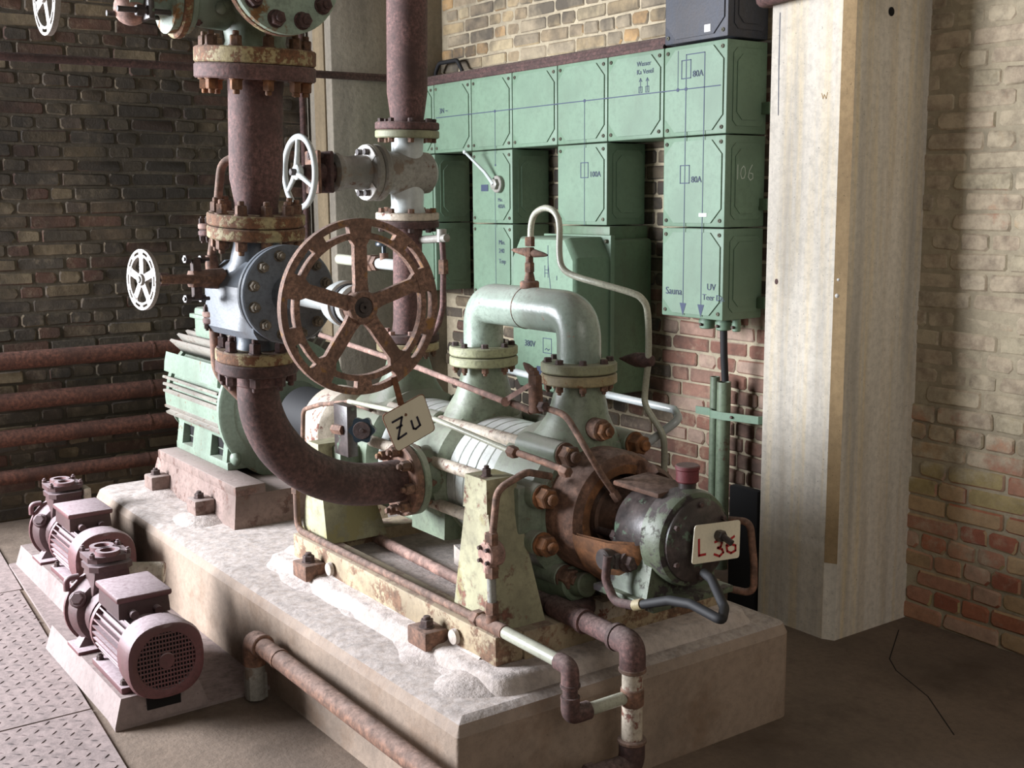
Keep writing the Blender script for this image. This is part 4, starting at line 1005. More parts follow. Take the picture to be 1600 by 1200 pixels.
part('hanger_strap', MB().hull8([(-2.5350, 1.4364, 1.2153), (-2.5350, 1.4529, 1.2153), (-2.5350, 1.4733, 1.1431), (-2.5350, 1.4547, 1.1419)], [(-2.5320, 1.4347, 1.2158), (-2.5320, 1.4512, 1.2158), (-2.5320, 1.4715, 1.1437), (-2.5320, 1.4529, 1.1425)]), 'sign_edge', zs)
part('rivet', MB().cyl((-2.5290, 1.4728, 1.1178), (-2.5260, 1.4711, 1.1184), .004, n=10), 'sign_edge', zs)

# suction bend
be = thing('suction_bend', 'dark rusty pipe bend sweeping from the gate valve down into the pump', 'pipe', tuple(sp(1.16)))
flange(be, sp(1.163), DN, .120, .034, 'rust_dark', .05, 8, .097, .0165, 'rust_dark', -1, name='bend_flange', ph=.4, bh=.028)
y1, z1 = SYF-.03, SZC
path = [sp(1.18), sp(1.14)]
for k in range(25):
    th_ = PI/2*k/24
    path.append(Vector((-3.209-(SXC+3.209)*-k/24, 1.80-.43*math.cos(th_), 1.11-(1.11-z1)*math.sin(th_))))
path.append(Vector((SXC, y1, z1)))
part('bend_pipe', MB().tube(path, [.058, .059]+[.061+.007*min(1, i/8) for i in range(len(path)-2)], 36), 'rust_dark', be)
part('weld_collar', MB().lathe(sp(1.122), DN, [(0, .062), (.004, .066), (.04, .066), (.042, .06)], 36), 'rust', be)
flange(be, (SXC, SYF-.033, SZC), (0, 1, 0), .118, .030, 'rust_brown', .06, 8, .097, .017, 'rust_bolt', -1, name='flange', ph=.1, bh=.03)

# bypass line with its small stop valve on the left of the gate valve
by = thing('bypass_valve', 'small stop valve with a white-edged handwheel left of the blue-grey gate valve', 'valve', (-3.19, 1.235, 1.42))
part('bypass_pipe', MB().tube(fillet([(-3.20, 1.37, 1.775), (-3.27, 1.315, 1.775), (-3.27, 1.290, 1.60), (-3.28, 1.275, 1.50)], [.05, .03]), .0125, 12), 'tube_brown', by)
part('bypass_pipe', MB().tube(fillet([(-3.28, 1.275, 1.50), (-3.28, 1.278, 1.16), (-3.23, 1.37, 1.04)], .09), .019, 14), 'rust_brown', by)
for z, d in ((1.575, 1), (1.556, 1), (1.322, 1), (1.303, 1)):
    flange(by, (-3.28, 1.277, z), (0, 0, 1), .036, .017, 'rust' if z in (1.556, 1.303) else 'tube_pink', .01, 4, .026, .009, 'bolt_dark', 1 if z in (1.575, 1.322) else -1, name='small_flange', bh=.013)
SN = Vector((.16, -1, .04)).normalized(); S0 = Vector((-3.20, 1.275, 1.437))
part('bonnet', MB().cyl(S0, S0+SN*.10, .030, .024, 20, .004).hexa(S0+SN*.085, SN, .026, .02), 'rust_brown', by)
x_, y_, z_ = basis(SN)
for s_ in (-1, 1):
    part('yoke_bar', MB().tube([S0+SN*.05+x_*.024*s_, S0+SN*.15+x_*.022*s_, S0+SN*.20+x_*.014*s_], .0125, 8), 'rust_bolt', by)
    part('clamp_bolt', MB().tube([S0+SN*.045+y_*.055*s_, S0+SN*.125+y_*.055*s_], .0055, 8).hexa(S0+SN*.105+y_*.055*s_, SN, .013, .016).hexa(S0+SN*.06+y_*.055*s_, SN, .012, .014), 'oily', by)
    part('clamp_lug', MB().box(-.012, .012, -.012, .012, -.055, .0, .003, Matrix.Translation(S0+SN*.085) @ Matrix.Rotation(0 if s_ > 0 else PI, 4, 'Y')), 'bolt_dark', by)
part('yoke_head', MB().cyl(S0+SN*.17, S0+SN*.20, .018, n=18, bev=.003), 'rust_dark', by)
part('stem', MB().cyl(S0, S0+SN*.26, .007, n=12), 'grey_smooth', by)
w2, _ = wheel(by, S0+SN*.245, SN, .082, .062, .012, 5, True, 'dull_white', .016, .020, PI/2)

# valve above the riser, cut by the top of the picture
tv = thing('riser_valve', 'stained greenish valve on top of the tall riser, cut by the picture top', 'valve', tuple(sp(2.026)))
flange(tv, sp(2.0265), DN, .166, .042, 'flange_rust', .06, 10, .137, .0165, 'rust_bolt', 1, name='valve_flange', ph=.25, bh=.026)
part('neck', MB().lathe(sp(2.066), DN, [(0, .088), (.02, .082), (.05, .086), (.10, .10), (.16, .13), (.22, .145), (.30, .14), (.36, .10), (.40, 0)], 40), 'verdigris', tv)
TB = Vector((-2.8800, 1.3443, 2.2225))
flange(tv, TB+Vector((-.03, 0, 0)), XD, .148, .028, 'flange_rust', .05, name='body_flange', n=48)
flange(tv, TB, XD, .148, .026, 'verdigris', 0, 10, .118, .020, 'rust_dark', 1, name='bonnet_flange', n=48, ph=0, bh=.022)
part('body_branch', MB().cyl((-3.12, 1.37, TB.z), TB+Vector((-.02, 0, 0)), .10, .11, 32), 'verdigris', tv)
LZ = 2.185
part('side_branch', MB().lathe((-3.13, 1.32, LZ), (0, -1, 0), [(0, .075), (.10, .07), (.14, .06)], 28), 'verdigris', tv)
flange(tv, (-3.14, 1.19, LZ), (0, -1, 0), .088, .020, 'verdigris', .03, 6, .068, .012, 'rust_dark', -1, name='side_flange', bh=.014)
flange(tv, (-3.14, 1.168, LZ), (0, -1, 0), .102, .022, 'flange_rust', 0, name='side_flange')
part('drain_cock', MB().tube([(-3.06, 1.29, 2.19), (-3.05, 1.262, 2.165), (-3.05, 1.25, 2.16)], .014, 12).sphere((-3.05, 1.245, 2.157), .016, 12, 8), 'verdigris', tv)
part('gland_body', MB().lathe((-3.14, 1.146, LZ), (0, -1, 0), [(0, .09), (.02, .092), (.024, .06), (.03, .05), (.06, .036), (.12, .030), (.12, 0)], 24), 'verdigris', tv)
part('gland_plate', MB().box(-3.20, -3.08, 1.06, 1.078, LZ-.065, LZ+.05, .006), 'oily', tv)
for s_ in (-1, 1):
    for zz in (-.045, .04):
        part('gland_bolt', MB().cyl((-3.14+.045*s_, 1.13, LZ+zz), (-3.14+.045*s_, .985, LZ+zz), .0075, n=10).hexa((-3.14+.045*s_, 1.05, LZ+zz), (0, -1, 0), .016, .018), 'oily', tv)
    part('yoke_bar', MB().tube([(-3.14+.04*s_, 1.13, LZ), (-3.14+.035*s_, .92, LZ), (-3.14, .88, LZ)], .011, 10), 'oily', tv)
part('pinkish_cover', MB().sphere((-3.17, 1.045, LZ-.03), .055, 18, 12, (1, .8, .8)), 'tube_pink', tv)
part('stem', MB().cyl((-3.14, 1.1, LZ-.005), (-3.14, .80, LZ-.005), .009, n=12), 'grey_smooth', tv)
w3, _ = wheel(tv, (-3.14, .825, 2.165), (.02, -1, 0), .098, .076, .014, 4, True, 'dull_white', .02, .024, PI/2+.3)

# ------------------------------------------------------------------ discharge line
QX = -3.675
def dp(z): return Vector((QX-(1.9-z)*.038+.004, AY, z))
DD = unit(dp(1.2), dp(1.9))
dr = thing('discharge_riser', 'tall rusty discharge pipe rising beside the grey corner pillar', 'pipe', tuple(dp(1.885)))
part('pipe_wall', MB().lathe(dp(1.90), DD, [(0, .056), (.03, .058), (.06, .062), (.13, .0715), (.80, .0715), (.80, 0)], 36), 'rust', dr)
flange(dr, dp(1.900), DD, .114, .026, 'rust', .05, 8, .093, .0115, 'bolt_dark', 1, stud=False, name='flange', ph=.5, bh=.012)
dv = thing('discharge_valve', 'grey stop valve with a thin three-spoked grey handwheel on the discharge pipe', 'valve', tuple(dp(1.75)))
flange(dv, dp(1.871), DD, .114, .027, 'flange_green', .05, 8, .093, .0115, 'rust_bolt', -1, stud=False, name='flange', ph=.5, bh=.014)
flange(dv, dp(1.585), DD, .114, .026, 'pale', .05, 8, .093, .0115, 'rust_bolt', 1, stud=False, name='flange', ph=.5, bh=.014)
part('neck', MB().lathe(dp(1.605), DD, [(0, .066), (.03, .058), (.08, .060), (.16, .06), (.22, .056), (.27, .058)], 32), 'grey_smooth', dv)
GZ = 1.750
part('body', MB().lathe((QX, AY+.10, GZ), (0, -1, 0), [(0, 0), (0, .05), (.02, .072), (.06, .076), (.20, .074), (.215, .07)], 36), 'grey', dv)
def oval_disc(y0, th, r, mat, name):
    return part(name, MB().lathe((QX, y0, GZ), (0, -1, 0), [(0, .03), (0, r*.93), (th*.25, r), (th*.75, r), (th, r*.93), (th, .03)], 40), mat, dv)
oval_disc(2.062, .030, .098, 'grey', 'body_flange'); oval_disc(2.030, .030, .098, 'grey', 'bonnet_flange')
for s_ in (-1, 1):
    cap_ = part('white_flange_lobe', MB().lathe((QX, 2.0005, GZ), (0, -1, 0), [(0, .055), (0, .096), (.003, .095), (.003, .055)], 14, PI/2*s_-.95, PI/2*s_+.95, up=(0, 0, 1)), 'white_paint', dv, 'white painted flange face')
    for o_ in (-.35, .35):
        a = PI/2*s_+o_
        part('slotted_bolt', MB().cyl((QX+.075*math.cos(a), 2.0, GZ+.075*math.sin(a)), (QX+.075*math.cos(a), 1.982, GZ+.075*math.sin(a)), .011, n=12), 'oily', dv)
part('bonnet', MB().lathe((QX, 2.0, GZ), (0, -1, 0), [(0, .060), (.03, .060), (.07, .055), (.10, .060), (.11, .066), (.125, .066), (.13, .04)], 32), 'grey', dv)
part('gland_follower', MB().box(QX-.055, QX+.055, 1.838, 1.853, GZ-.07, GZ+.07, .006), 'rust_dark', dv)
part('yoke_plate', MB().box(QX-.05, QX+.05, 1.793, 1.808, GZ-.072, GZ+.072, .006), 'rust_brown', dv)
for s_ in (-1, 1): part('yoke_stud', MB().cyl((QX, 1.875, GZ+.056*s_), (QX, 1.782, GZ+.056*s_), .009, n=10).hexa((QX, 1.80, GZ+.056*s_), (0, -1, 0), .017, .016), 'bolt_dark', dv)
part('yoke_sleeve', MB().cyl((QX, 1.88, GZ), (QX, 1.765, GZ), .032, .024, 20), 'rust_dark', dv)
part('stem', MB().cyl((QX, 1.80, GZ), (QX, 1.725, GZ), .009, n=12).hexa((QX, 1.728, GZ), (0, -1, 0), .013, .012), 'oily', dv)
gw = part('handwheel', MB().torus((QX, 1.75, GZ), (0, -1, 0), .117, .0105, 56, 12), 'grey_smooth', dv)
for k in range(3):
    a = PI/2+k*2*PI/3+.05; d = Vector((math.cos(a), 0, math.sin(a)))
    part('spoke', MB().tube([Vector((QX, 1.74, GZ))+d*.015, Vector((QX, 1.745, GZ))+d*.06, Vector((QX, 1.75, GZ))+d*.112], [.011, .0085, .0075], 10), 'grey_smooth', gw)
part('hub', MB().cyl((QX, 1.755, GZ), (QX, 1.732, GZ), .026, n=24, bev=.004), 'grey_smooth', gw)
ds = thing('discharge_spool', 'short rusty flanged pipe between the grey valve and the pump outlet', 'pipe', tuple(dp(1.145)))
part('pipe_wall', MB().lathe(dp(1.17), DD, [(0, .056), (.02, .056), (.05, .0525), (.36, .0525), (.39, .056)], 32), 'rust', ds)
flange(ds, dp(1.558), DD, .114, .025, 'rust_dark', .05, 8, .093, .0115, 'bolt_dark', -1, stud=False, name='flange', ph=.5, bh=.014)
flange(ds, (-3.70, AY, 1.145), (0, 0, 1), .116, .030, 'rust_dark', .05, 8, .093, .0115, 'tube_pink', 1, stud=False, name='flange', ph=.5, bh=.012)
gauge = thing('gauge_line', 'cream pipe stub with a small black-knobbed cock behind the big handwheel', 'pipe', (-3.75, AY, 1.42))
part('stub_pipe', MB().cyl((-3.72, AY, 1.418), (-3.90, AY, 1.420), .021, n=18), 'grey_smooth', gauge)
part('cock_body', MB().hexa((-3.90, AY, 1.42), (-1, 0, 0), .030, .03).cyl((-3.86, AY, 1.42), (-3.86, AY, 1.46), .016), 'tube_brown', gauge)
part('cock_nut', MB().hexa((-3.97, AY, 1.42), (1, 0, 0), .034, .04).cyl((-3.98, AY, 1.42), (-3.90, AY, 1.42), .018), 'rust_bolt', gauge)
part('knob', MB().cyl((-3.86, AY, 1.455), (-3.86, AY, 1.49), .009, n=10).cyl((-3.86, AY, 1.485), (-3.86, AY, 1.503), .032, n=20, bev=.005), 'knob', gauge)
part('cream_pipe', MB().cyl((-3.97, AY, 1.42), (-4.22, AY, 1.425), .019, .021, 18), 'tube', gauge)
tp = thing('sample_pipe', 'thin rusty upright pipe with a grey cock right of the discharge pipe', 'pipe', (-3.5133, 2.2000, 1.1884))
part('riser', MB().tube(fillet([(-3.5739, 2.2000, 1.1785), (-3.5293, 2.2000, 1.2213), (-3.5019, 2.2000, 1.2801), (-3.4926, 2.2000, 1.4378), (-3.5017, 2.2000, 1.5443)], .04), .0105, 10), 'rust', tp)
part('union_nut', MB().hexa((-3.4939, 2.2000, 1.3975), (0, 0, 1), .019, .05), 'rust_bolt', tp)
part('cock', MB().tube([(-3.6540, 2.2000, 1.5120), (-3.4691, 2.2000, 1.5228)], .014, 12).cyl((-3.5029, 2.2000, 1.5087), (-3.5015, 2.2000, 1.5531), .017, n=14), 'grey', tp)

# ------------------------------------------------------------------ two small motor pumps on the floor at the left
def squircle(x, cy, cz, r, q=2.6, n=40):
    out = []
    for k in range(n):
        a = 2*PI*k/n; ca, sa = math.cos(a), math.sin(a)
        out.append((x, cy+math.copysign(abs(ca)**(2/q), ca)*r, cz+math.copysign(abs(sa)**(2/q), sa)*r))
    return out
def rings_mesh(rs_, cap0=True, cap1=True):
    n = len(rs_[0]); m = MB()
    fs = [(i*n+k, i*n+(k+1) % n, (i+1)*n+(k+1) % n, (i+1)*n+k) for i in range(len(rs_)-1) for k in range(n)]
    if cap0: fs.append(tuple(range(n-1, -1, -1)))
    if cap1: fs.append(tuple((len(rs_)-1)*n+k for k in range(n)))
    return m.add([p for r in rs_ for p in r], fs)
def small_pump(label, extra):
    t = thing('motor_pump', label, 'pump', (0, 0, 0), 'small plum-coloured pumps on the floor')
    z = .222
    def P(name, mb_, mat, parent=None, angle=38): return part(name, mb_, mat, parent or t, angle=angle)
    P('base_block', MB().hull8([(-.84, -.155, .013), (0, -.155, .013), (0, .155, .013), (-.84, .155, .013)], [(-.835, -.128, .10), (-.012, -.128, .10), (-.012, .128, .10), (-.835, .128, .10)]), 'steel_plate', None, 20)
    P('base_recess', MB().box(-.02, .0005, -.05, .06, .045, .09), 'hole')
    for s_ in (-1, 1):
        f = P('motor_foot', MB().box(-.36, -.04, s_*.085-.032, s_*.085+.032, .10, .122, .004), 'plum', None)
        for x in (-.33, -.07): bolt(f, (x, s_*.098, .122), (0, 0, 1), .012, .014, 'bolt_dark')
    P('motor_body', MB().lathe((-.36, 0, z), XD, [(0, 0), (0, .098), (.32, .098), (.32, 0)], 36), 'plum')
    fm = shared('small_fin', lambda: MB().box(-.145, .145, -.0025, .0025, 0, .022).mesh('cooling_fin'))
    if not fm.materials: fm.materials.append(M['plum'])
    for k in range(34):
        a = 2*PI*k/34
        if 60 < math.degrees(a) < 120: continue
        o = bpy.data.objects.new('cooling_fin', fm); COL.objects.link(o); o.parent = t
        o.matrix_local = Matrix.Translation((-.195, 0, z)) @ Matrix.Rotation(a-PI/2, 4, 'X') @ Matrix.Translation((0, 0, .095)); ORG[o] = ORG[t]
    P('end_bell', MB().lathe((-.40, 0, z), XD, [(0, .05), (.01, .10), (.04, .119), (.062, .119), (.066, .10)], 40), 'plum')
    fc = rings_mesh([squircle(-.05, 0, z, .121, 2.3), squircle(.045, 0, z, .126, 2.5), squircle(.063, 0, z, .121, 2.5), squircle(.068, 0, z, .110, 2.4), squircle(.064, 0, z, .094, 2.0), squircle(.045, 0, z, .092, 2.0)], True, True)
    c = P('fan_cover', fc, 'plum')
    g = MB()
    for k in range(-8, 9):
        w = math.sqrt(max(0, .093**2-(k*.0105)**2))
        if w > .004: g.box(.060, .0635, k*.0105-.0018, k*.0105+.0018, z-w, z+w)
    for k in range(-6, 7):
        w = math.sqrt(max(0, .093**2-(k*.0145)**2))
        if w > .004: g.box(.0605, .064, -w, w, z+k*.0145-.0022, z+k*.0145+.0022)
    gr = P('fan_grille', g, 'plum', c); gr['kind'] = 'stuff'
    P('grille_backing', MB().lathe((.052, 0, z), XD, [(0, 0), (0, .0925)], 40), 'hole', c)
    P('grille_boss', MB().cyl((.058, 0, z), (.067, 0, z), .026, n=28, bev=.002), 'plum', c)
    tb = P('terminal_box', rings_mesh([[(-.35, -.085, .315), (-.35, .085, .315), (-.13, .085, .315), (-.13, -.085, .315)], [(-.345, -.082, .372), (-.345, .082, .372), (-.135, .082, .372), (-.135, -.082, .372)]]), 'plum_dark', None, 20)
    P('box_lid', MB().box(-.36, -.12, -.092, .092, .370, .392, .008), 'plum', tb)
    for s_ in (-1, 1): P('cable_entry', MB().cyl((-.14, s_*.04, .33), (-.105, s_*.04, .33), .014, n=14), 'plum_dark', tb)
    # wet end
    P('adapter', MB().lathe((-.50, 0, z), XD, [(0, .085), (.02, .10), (.06, .098), (.10, .105), (.11, .112)], 36), 'plum_dark')
    P('volute', rings_mesh([[(x, p[1]*k, z+(p[2]-z)*k) for p in squircle(0, 0, z, .13, 2.0)] for x, k in ((-.64, .70), (-.63, .92), (-.60, 1.02), (-.545, 1.02), (-.51, .92), (-.495, .70))]), 'plum_dark')
    P('volute_cover', MB().lathe((-.665, 0, z), XD, [(0, 0), (0, .10), (.01, .112), (.028, .112), (.03, .09)], 36), 'plum')
    P('flange_ring', MB().lathe((-.585, 0, z), XD, [(-.008, .12), (-.008, .143), (.008, .143), (.008, .12)], 40), 'plum')
    nk = P('discharge_neck', MB().hull8([(-.63, -.07, z+.06), (-.48, -.07, z+.06), (-.48, .07, z+.06), (-.63, .07, z+.06)], [(-.59, -.058, .385), (-.47, -.058, .385), (-.47, .058, .385), (-.59, .058, .385)]), 'plum_dark', None, 20)
    for dx, zz in ((0, .382), (-.012, .412)):
        P('port_flange', MB().prism([(a_+dx, b_) for a_, b_ in ((-.60, -.05), (-.575, -.075), (-.48, -.075), (-.455, -.05), (-.455, .05), (-.48, .075), (-.575, .075), (-.60, .05))], (0, 0, zz), (1, 0, 0), (0, 1, 0), (0, 0, 1), .02), 'plum_dark', nk)
    for x in (-.578, -.508):
        P('port_ring', MB().lathe((x, 0, .430), (0, 0, 1), [(0, .044), (.016, .042), (.016, .026), (.002, .025), (.002, 0)], 28), 'plum', nk)
    for x in (-.59, -.475):
        for y in (-.062, .062): bolt(nk, (x-.006, y, .430), (0, 0, 1), .010, .014, 'plum_dark')
    P('lifting_hook', MB().tube(fillet([(-.585, -.085, .345), (-.585, -.128, .345), (-.585, -.128, .30)], .03), .011, 10), 'plum')
    P('plug', MB().cyl((-.53, -.10, .275), (-.505, -.115, .29), .03, n=20, bev=.004).hexa((-.507, -.113, .289), (.8, -.45, .4), .022, .02), 'plum_dark')
    P('support_foot', MB().hull8([(-.57, -.13, .10), (-.50, -.13, .10), (-.50, .13, .10), (-.57, .13, .10)], [(-.57, -.075, z-.06), (-.53, -.075, z-.06), (-.53, .075, z-.06), (-.57, .075, z-.06)]), 'plum_dark', None, 20)
    P('foot_plate', MB().box(-.60, -.46, -.135, .135, .098, .112, .003), 'plum', None)
    if extra:
        P('pale_outlet', MB().cyl((-.53, .07, .345), (-.47, .185, .335), .036, .04, 24, .004), 'pale', None)
    else:
        P('wooden_wedge', MB().box(-.55, -.46, .07, .10, .33, .41, .004), 'pale', None)
    return t
np_ = small_pump('small plum pump nearest the camera, its fan grille facing us', True); np_.location = (-3.575, 1.155, 0)
fp_ = small_pump('small plum pump furthest back on the floor, behind its twin', False); fp_.location = (-4.735, 1.315, 0)
mk = [[(-.10, -.118), (-.12, -.118)], [(-.10, -.108), (-.12, -.104), (-.12, -.112)], [(-.10, -.098), (-.12, -.098), (-.11, -.09), (-.12, -.082), (-.10, -.082)]]
part('painted_mark', strokes([[(a-.36, b, .1005) for a, b in L] for L in mk], .0035, (0, 0, 1), .0008), 'ink', np_)

# ------------------------------------------------------------------ pipework on and around the plinth
def fit(pts, r, mat, parent, name='pipe', n=16, fil=.03): return part(name, MB().tube(fillet(pts, fil), r, n), mat, parent)
fpz = .185
f1 = thing('floor_pipe', 'dusty plum-brown pipe running low along the left side of the plinth', 'pipe', (-3.52, 1.455, 0))
part('pipe_run', MB().tube([(-3.47, 1.457, .213), (-2.3, 1.457, .20)], .031, 20), 'rust_brown', f1)
part('elbow', MB().tube(fillet([(-3.47, 1.457, .213), (-3.535, 1.457, .213), (-3.535, 1.457, .13)], .06, 10), .038, 20), 'rust_brown', f1)
part('elbow_collar', MB().cyl((-3.475, 1.457, .213), (-3.455, 1.457, .213), .040, n=24, bev=.003), 'rust_brown', f1)
part('sleeve', MB().cyl((-3.34, 1.457, .212), (-3.325, 1.457, .2118), .0335, n=24), 'rust_brown', f1)
part('stand_pipe', MB().cyl((-3.535, 1.457, .012), (-3.535, 1.457, .135), .034, n=20).box(-3.56, -3.51, 1.425, 1.49, .012, .10, .004), 'grey', f1)

rp = thing('rail_pipe', 'thin dusty pipe along the left rail ending in elbows before the plinth', 'pipe', (-3.2, 1.80, .45))
ry = 1.79
part('long_run', MB().tube(fillet([(-3.86, ry-.01, .62), (-3.86, ry-.01, .462), (-2.66, ry, .462)], .05), .0125, 12), 'tube_brown', rp)
part('union_nut', MB().hexa((-3.86, ry-.01, .60), (0, 0, 1), .02, .03), 'tube_brown', rp)
part('tee', MB().cyl((-2.68, ry, .463), (-2.55, ry, .463), .021, n=18, bev=.003).cyl((-2.615, ry, .463), (-2.615, ry, .50), .019, n=16), 'rust_brown', rp)
part('union_nut', MB().hexa((-2.70, ry, .463), XD, .027, .03), 'rust_brown', rp)
part('pale_run', MB().cyl((-2.56, ry, .463), (-2.305, ry, .459), .0185, n=18), 'tube', rp)
part('elbow', MB().tube(fillet([(-2.31, ry, .459), (-2.262, ry, .458), (-2.262, ry, .40)], .04, 8), .024, 18), 'rust', rp)
part('drop', MB().cyl((-2.262, ry, .41), (-2.262, ry, .36), .020, n=16).cyl((-2.262, ry, .378), (-2.262, ry, .371), .026, n=16).cyl((-2.262, ry, .412), (-2.262, ry, .405), .027, n=16), 'rust_dark', rp)
part('elbow', MB().tube(fillet([(-2.262, ry, .37), (-2.262, ry, .325), (-2.262, ry+.06, .325)], .04, 8), .025, 18), 'rust_dark', rp)
part('cross_run', MB().cyl((-2.262, ry+.05, .325), (-2.262, 1.995, .325), .0175, n=16), 'tube', rp)
part('riser', MB().tube(fillet([(-2.615, ry, .50), (-2.625, ry+.002, .66), (-2.60, ry+.01, .86), (-2.585, ry+.10, .90), (-2.585, ry+.185, .875)], [.02, .05, .05]), .0105, 12), 'tube_brown', rp)
part('riser_stub', MB().cyl((-2.615, ry, .48), (-2.62, ry, .66), .013, n=14), 'grey', rp)
for z in (.50, .605, .70): part('riser_nut', MB().hexa((-2.618, ry+.001, z), (0, 0, 1), .021, .034), 'rust_brown', rp)
ck = part('check_valve', MB().cyl((-2.622, ry+.03, .672), (-2.622, ry-.02, .672), .036, n=24, bev=.004).cyl((-2.622, ry, .62), (-2.622, ry, .71), .02, n=16), 'tube_pink', rp)
for a in (45, 135, 225, 315): bolt(ck, (-2.622+.026*math.cos(math.radians(a)), ry-.02, .672+.026*math.sin(math.radians(a))), (0, -1, 0), .006, mat='bolt_dark', stud=False)

dp_ = thing('drain_pipe', 'thick rusty drain pipe leaving the pump and dropping before the plinth end', 'pipe', (-2.26, 2.0, .2))
dy = 2.0
part('long_run', MB().cyl((-3.0, dy+.02, .480), (-2.30, dy, .472), .026, n=20), 'rust_dark', dp_)
part('sleeve', MB().cyl((-2.62, dy+.01, .4755), (-2.46, dy+.003, .474), .033, n=22, bev=.003).cyl((-2.475, dy+.003, .4735), (-2.46, dy+.003, .4735), .036, n=22), 'rust', dp_)
part('dusty_run', MB().cyl((-2.47, dy+.003, .474), (-2.31, dy, .472), .030, n=22), 'rust', dp_)
part('elbow', MB().tube(fillet([(-2.325, dy, .472), (-2.258, dy, .472), (-2.258, dy, .40)], .06, 10), .036, 22), 'rust', dp_)
part('elbow_collar', MB().cyl((-2.33, dy, .472), (-2.318, dy, .472), .039, n=22), 'rust_dark', dp_)
part('collar', MB().cyl((-2.258, dy, .408), (-2.258, dy, .395), .038, n=22, bev=.003), 'tube_brown', dp_)
part('vertical_run', MB().cyl((-2.258, dy, .40), (-2.258, dy, .17), .0285, n=20), 'pale', dp_)
part('branch_boss', MB().cyl((-2.258, dy, .35), (-2.258, dy, .30), .032, n=20, bev=.003), 'rust_brown', dp_)
part('elbow', MB().tube(fillet([(-2.258, dy, .20), (-2.258, dy, .125), (-2.258, dy-.09, .125)], .06, 10), .036, 22), 'rust_dark', dp_)
part('elbow_ring', MB().cyl((-2.258, dy, .205), (-2.258, dy, .192), .040, n=22, bev=.003), 'tube_brown', dp_)
part('union', MB().hexa((-2.258, dy-.125, .125), (0, -1, 0), .045, .03).cyl((-2.258, dy-.07, .125), (-2.258, dy-.18, .125), .038, n=22, bev=.004), 'rust', dp_)
part('floor_run', MB().cyl((-2.258, dy-.16, .125), (-2.262, .9, .10), .030, n=20), 'rust_dark', dp_)
part('side_branch', MB().tube(fillet([(-2.56, dy, .474), (-2.56, dy+.16, .475), (-2.50, dy+.24, .475)], .05), .026, 16), 'rust_dark', dp_)
pipe_thing('tray_pipe', 'pinkish pipe lying on the dusty tray inside the base frame', 'pipe', [(-3.70, 2.02, .425), (-2.70, 1.985, .425)], .019, 'tube_pink')
pipe_thing('tray_pipe', 'grey pipe on the far side of the dusty tray inside the base frame', 'pipe', [(-3.72, 2.33, .422), (-2.72, 2.36, .422)], .019, 'rust_brown')
tag(MB().hull8([(-3.33, 2.12, .402), (-3.0, 2.05, .402), (-2.98, 2.2, .402), (-3.3, 2.26, .402)], [(-3.33, 2.12, .47), (-3.0, 2.05, .44), (-2.98, 2.2, .43), (-3.3, 2.26, .46)]).build('rubble_lump', 'grout'), 'pale lump of rubble under the pump between the pedestals', 'rubble')

# thin tubing on the pump
tl = thing('vent_tube', 'thin pale tube looping from the vent valve down behind the pump end', 'tube', (-2.945, AY, 1.535))
part('loop', MB().tube(spline([(-2.9388, 2.1700, 1.5189), (-2.9350, 2.1700, 1.5739), (-2.9148, 2.1700, 1.6091), (-2.8628, 2.1700, 1.6266), (-2.8153, 2.1700, 1.6133), (-2.7935, 2.1700, 1.5756), (-2.7938, 2.1700, 1.4938), (-2.7783, 2.1700, 1.4505), (-2.7356, 2.1800, 1.4272), (-2.6323, 2.2000, 1.4070), (-2.5510, 2.2400, 1.3855), (-2.5237, 2.2600, 1.3676), (-2.5207, 2.2800, 1.3242), (-2.5381, 2.3000, 1.1903), (-2.5729, 2.3200, 1.0890), (-2.5665, 2.3200, 1.0397), (-2.5230, 2.3400, 0.9703), (-2.5190, 2.3500, 0.9194), (-2.5306, 2.3600, 0.8083)], 5), .0098, 12), 'tube', tl)
part('elbow_nut', MB().hexa((-2.9389, 2.1700, 1.5090), (0, 0, 1), .014, .03), 'rust_bolt', tl)
part('tag_lever', MB().lathe((-2.6434, 2.2800, 1.1810), (1, .25, .02), [(0, .002), (.03, .013), (.06, .022), (.10, .022), (.118, .015), (.122, 0)], 14), 'rust_dark', tl, 'rusty teardrop lever')
sb = thing('seal_tube', 'thin brown tube curving from the needle valve to the shaft seal', 'tube', (-2.6447, 1.9700, 1.0596))
part('tube', MB().tube(fillet([(-2.6210, 1.9750, 1.0698), (-2.5343, 1.9900, 1.0585), (-2.4560, 2.0000, 0.9720), (-2.4497, 2.0500, 0.8938), (-2.4564, 2.1100, 0.8227)], .08, 6), .0095, 12), 'tube_brown', sb)
part('end_nut', MB().hexa((-2.4587, 2.1000, 0.8368), (.3, .4, -.8), .015, .03), 'tube_brown', sb)
part('valve_body', MB().cyl((-2.6515, 1.9750, 1.0488), (-2.6569, 1.9750, 1.1353), .021, .020, 18, .003).hexa((-2.6570, 1.9750, 1.1279), (0, 0, 1), .021, .03).cyl((-2.6569, 1.9750, 1.1353), (-2.6657, 1.9750, 1.1768), .011, n=12).hexa((-2.6629, 1.9750, 1.1494), (0, 0, 1), .017, .02), 'rust_brown', sb)
part('valve_side_nut', MB().hexa((-2.6203, 1.9700, 1.0723), (1, -.1, .1), .016, .024), 'bolt_dark', sb)
part('valve_handle', MB().lathe((-2.7122, 1.9750, 1.1865), unit((0, 0, 0), (.75, .2, -.55)), [(0, .003), (.015, .010), (.045, .014), (.06, .009), (.064, 0)], 12), 'rust_brown', sb)
lk = thing('link_rod', 'long thin pinkish rod slanting above the pump behind the big handwheel', 'rod', (-3.2717, 1.9600, 1.1107))
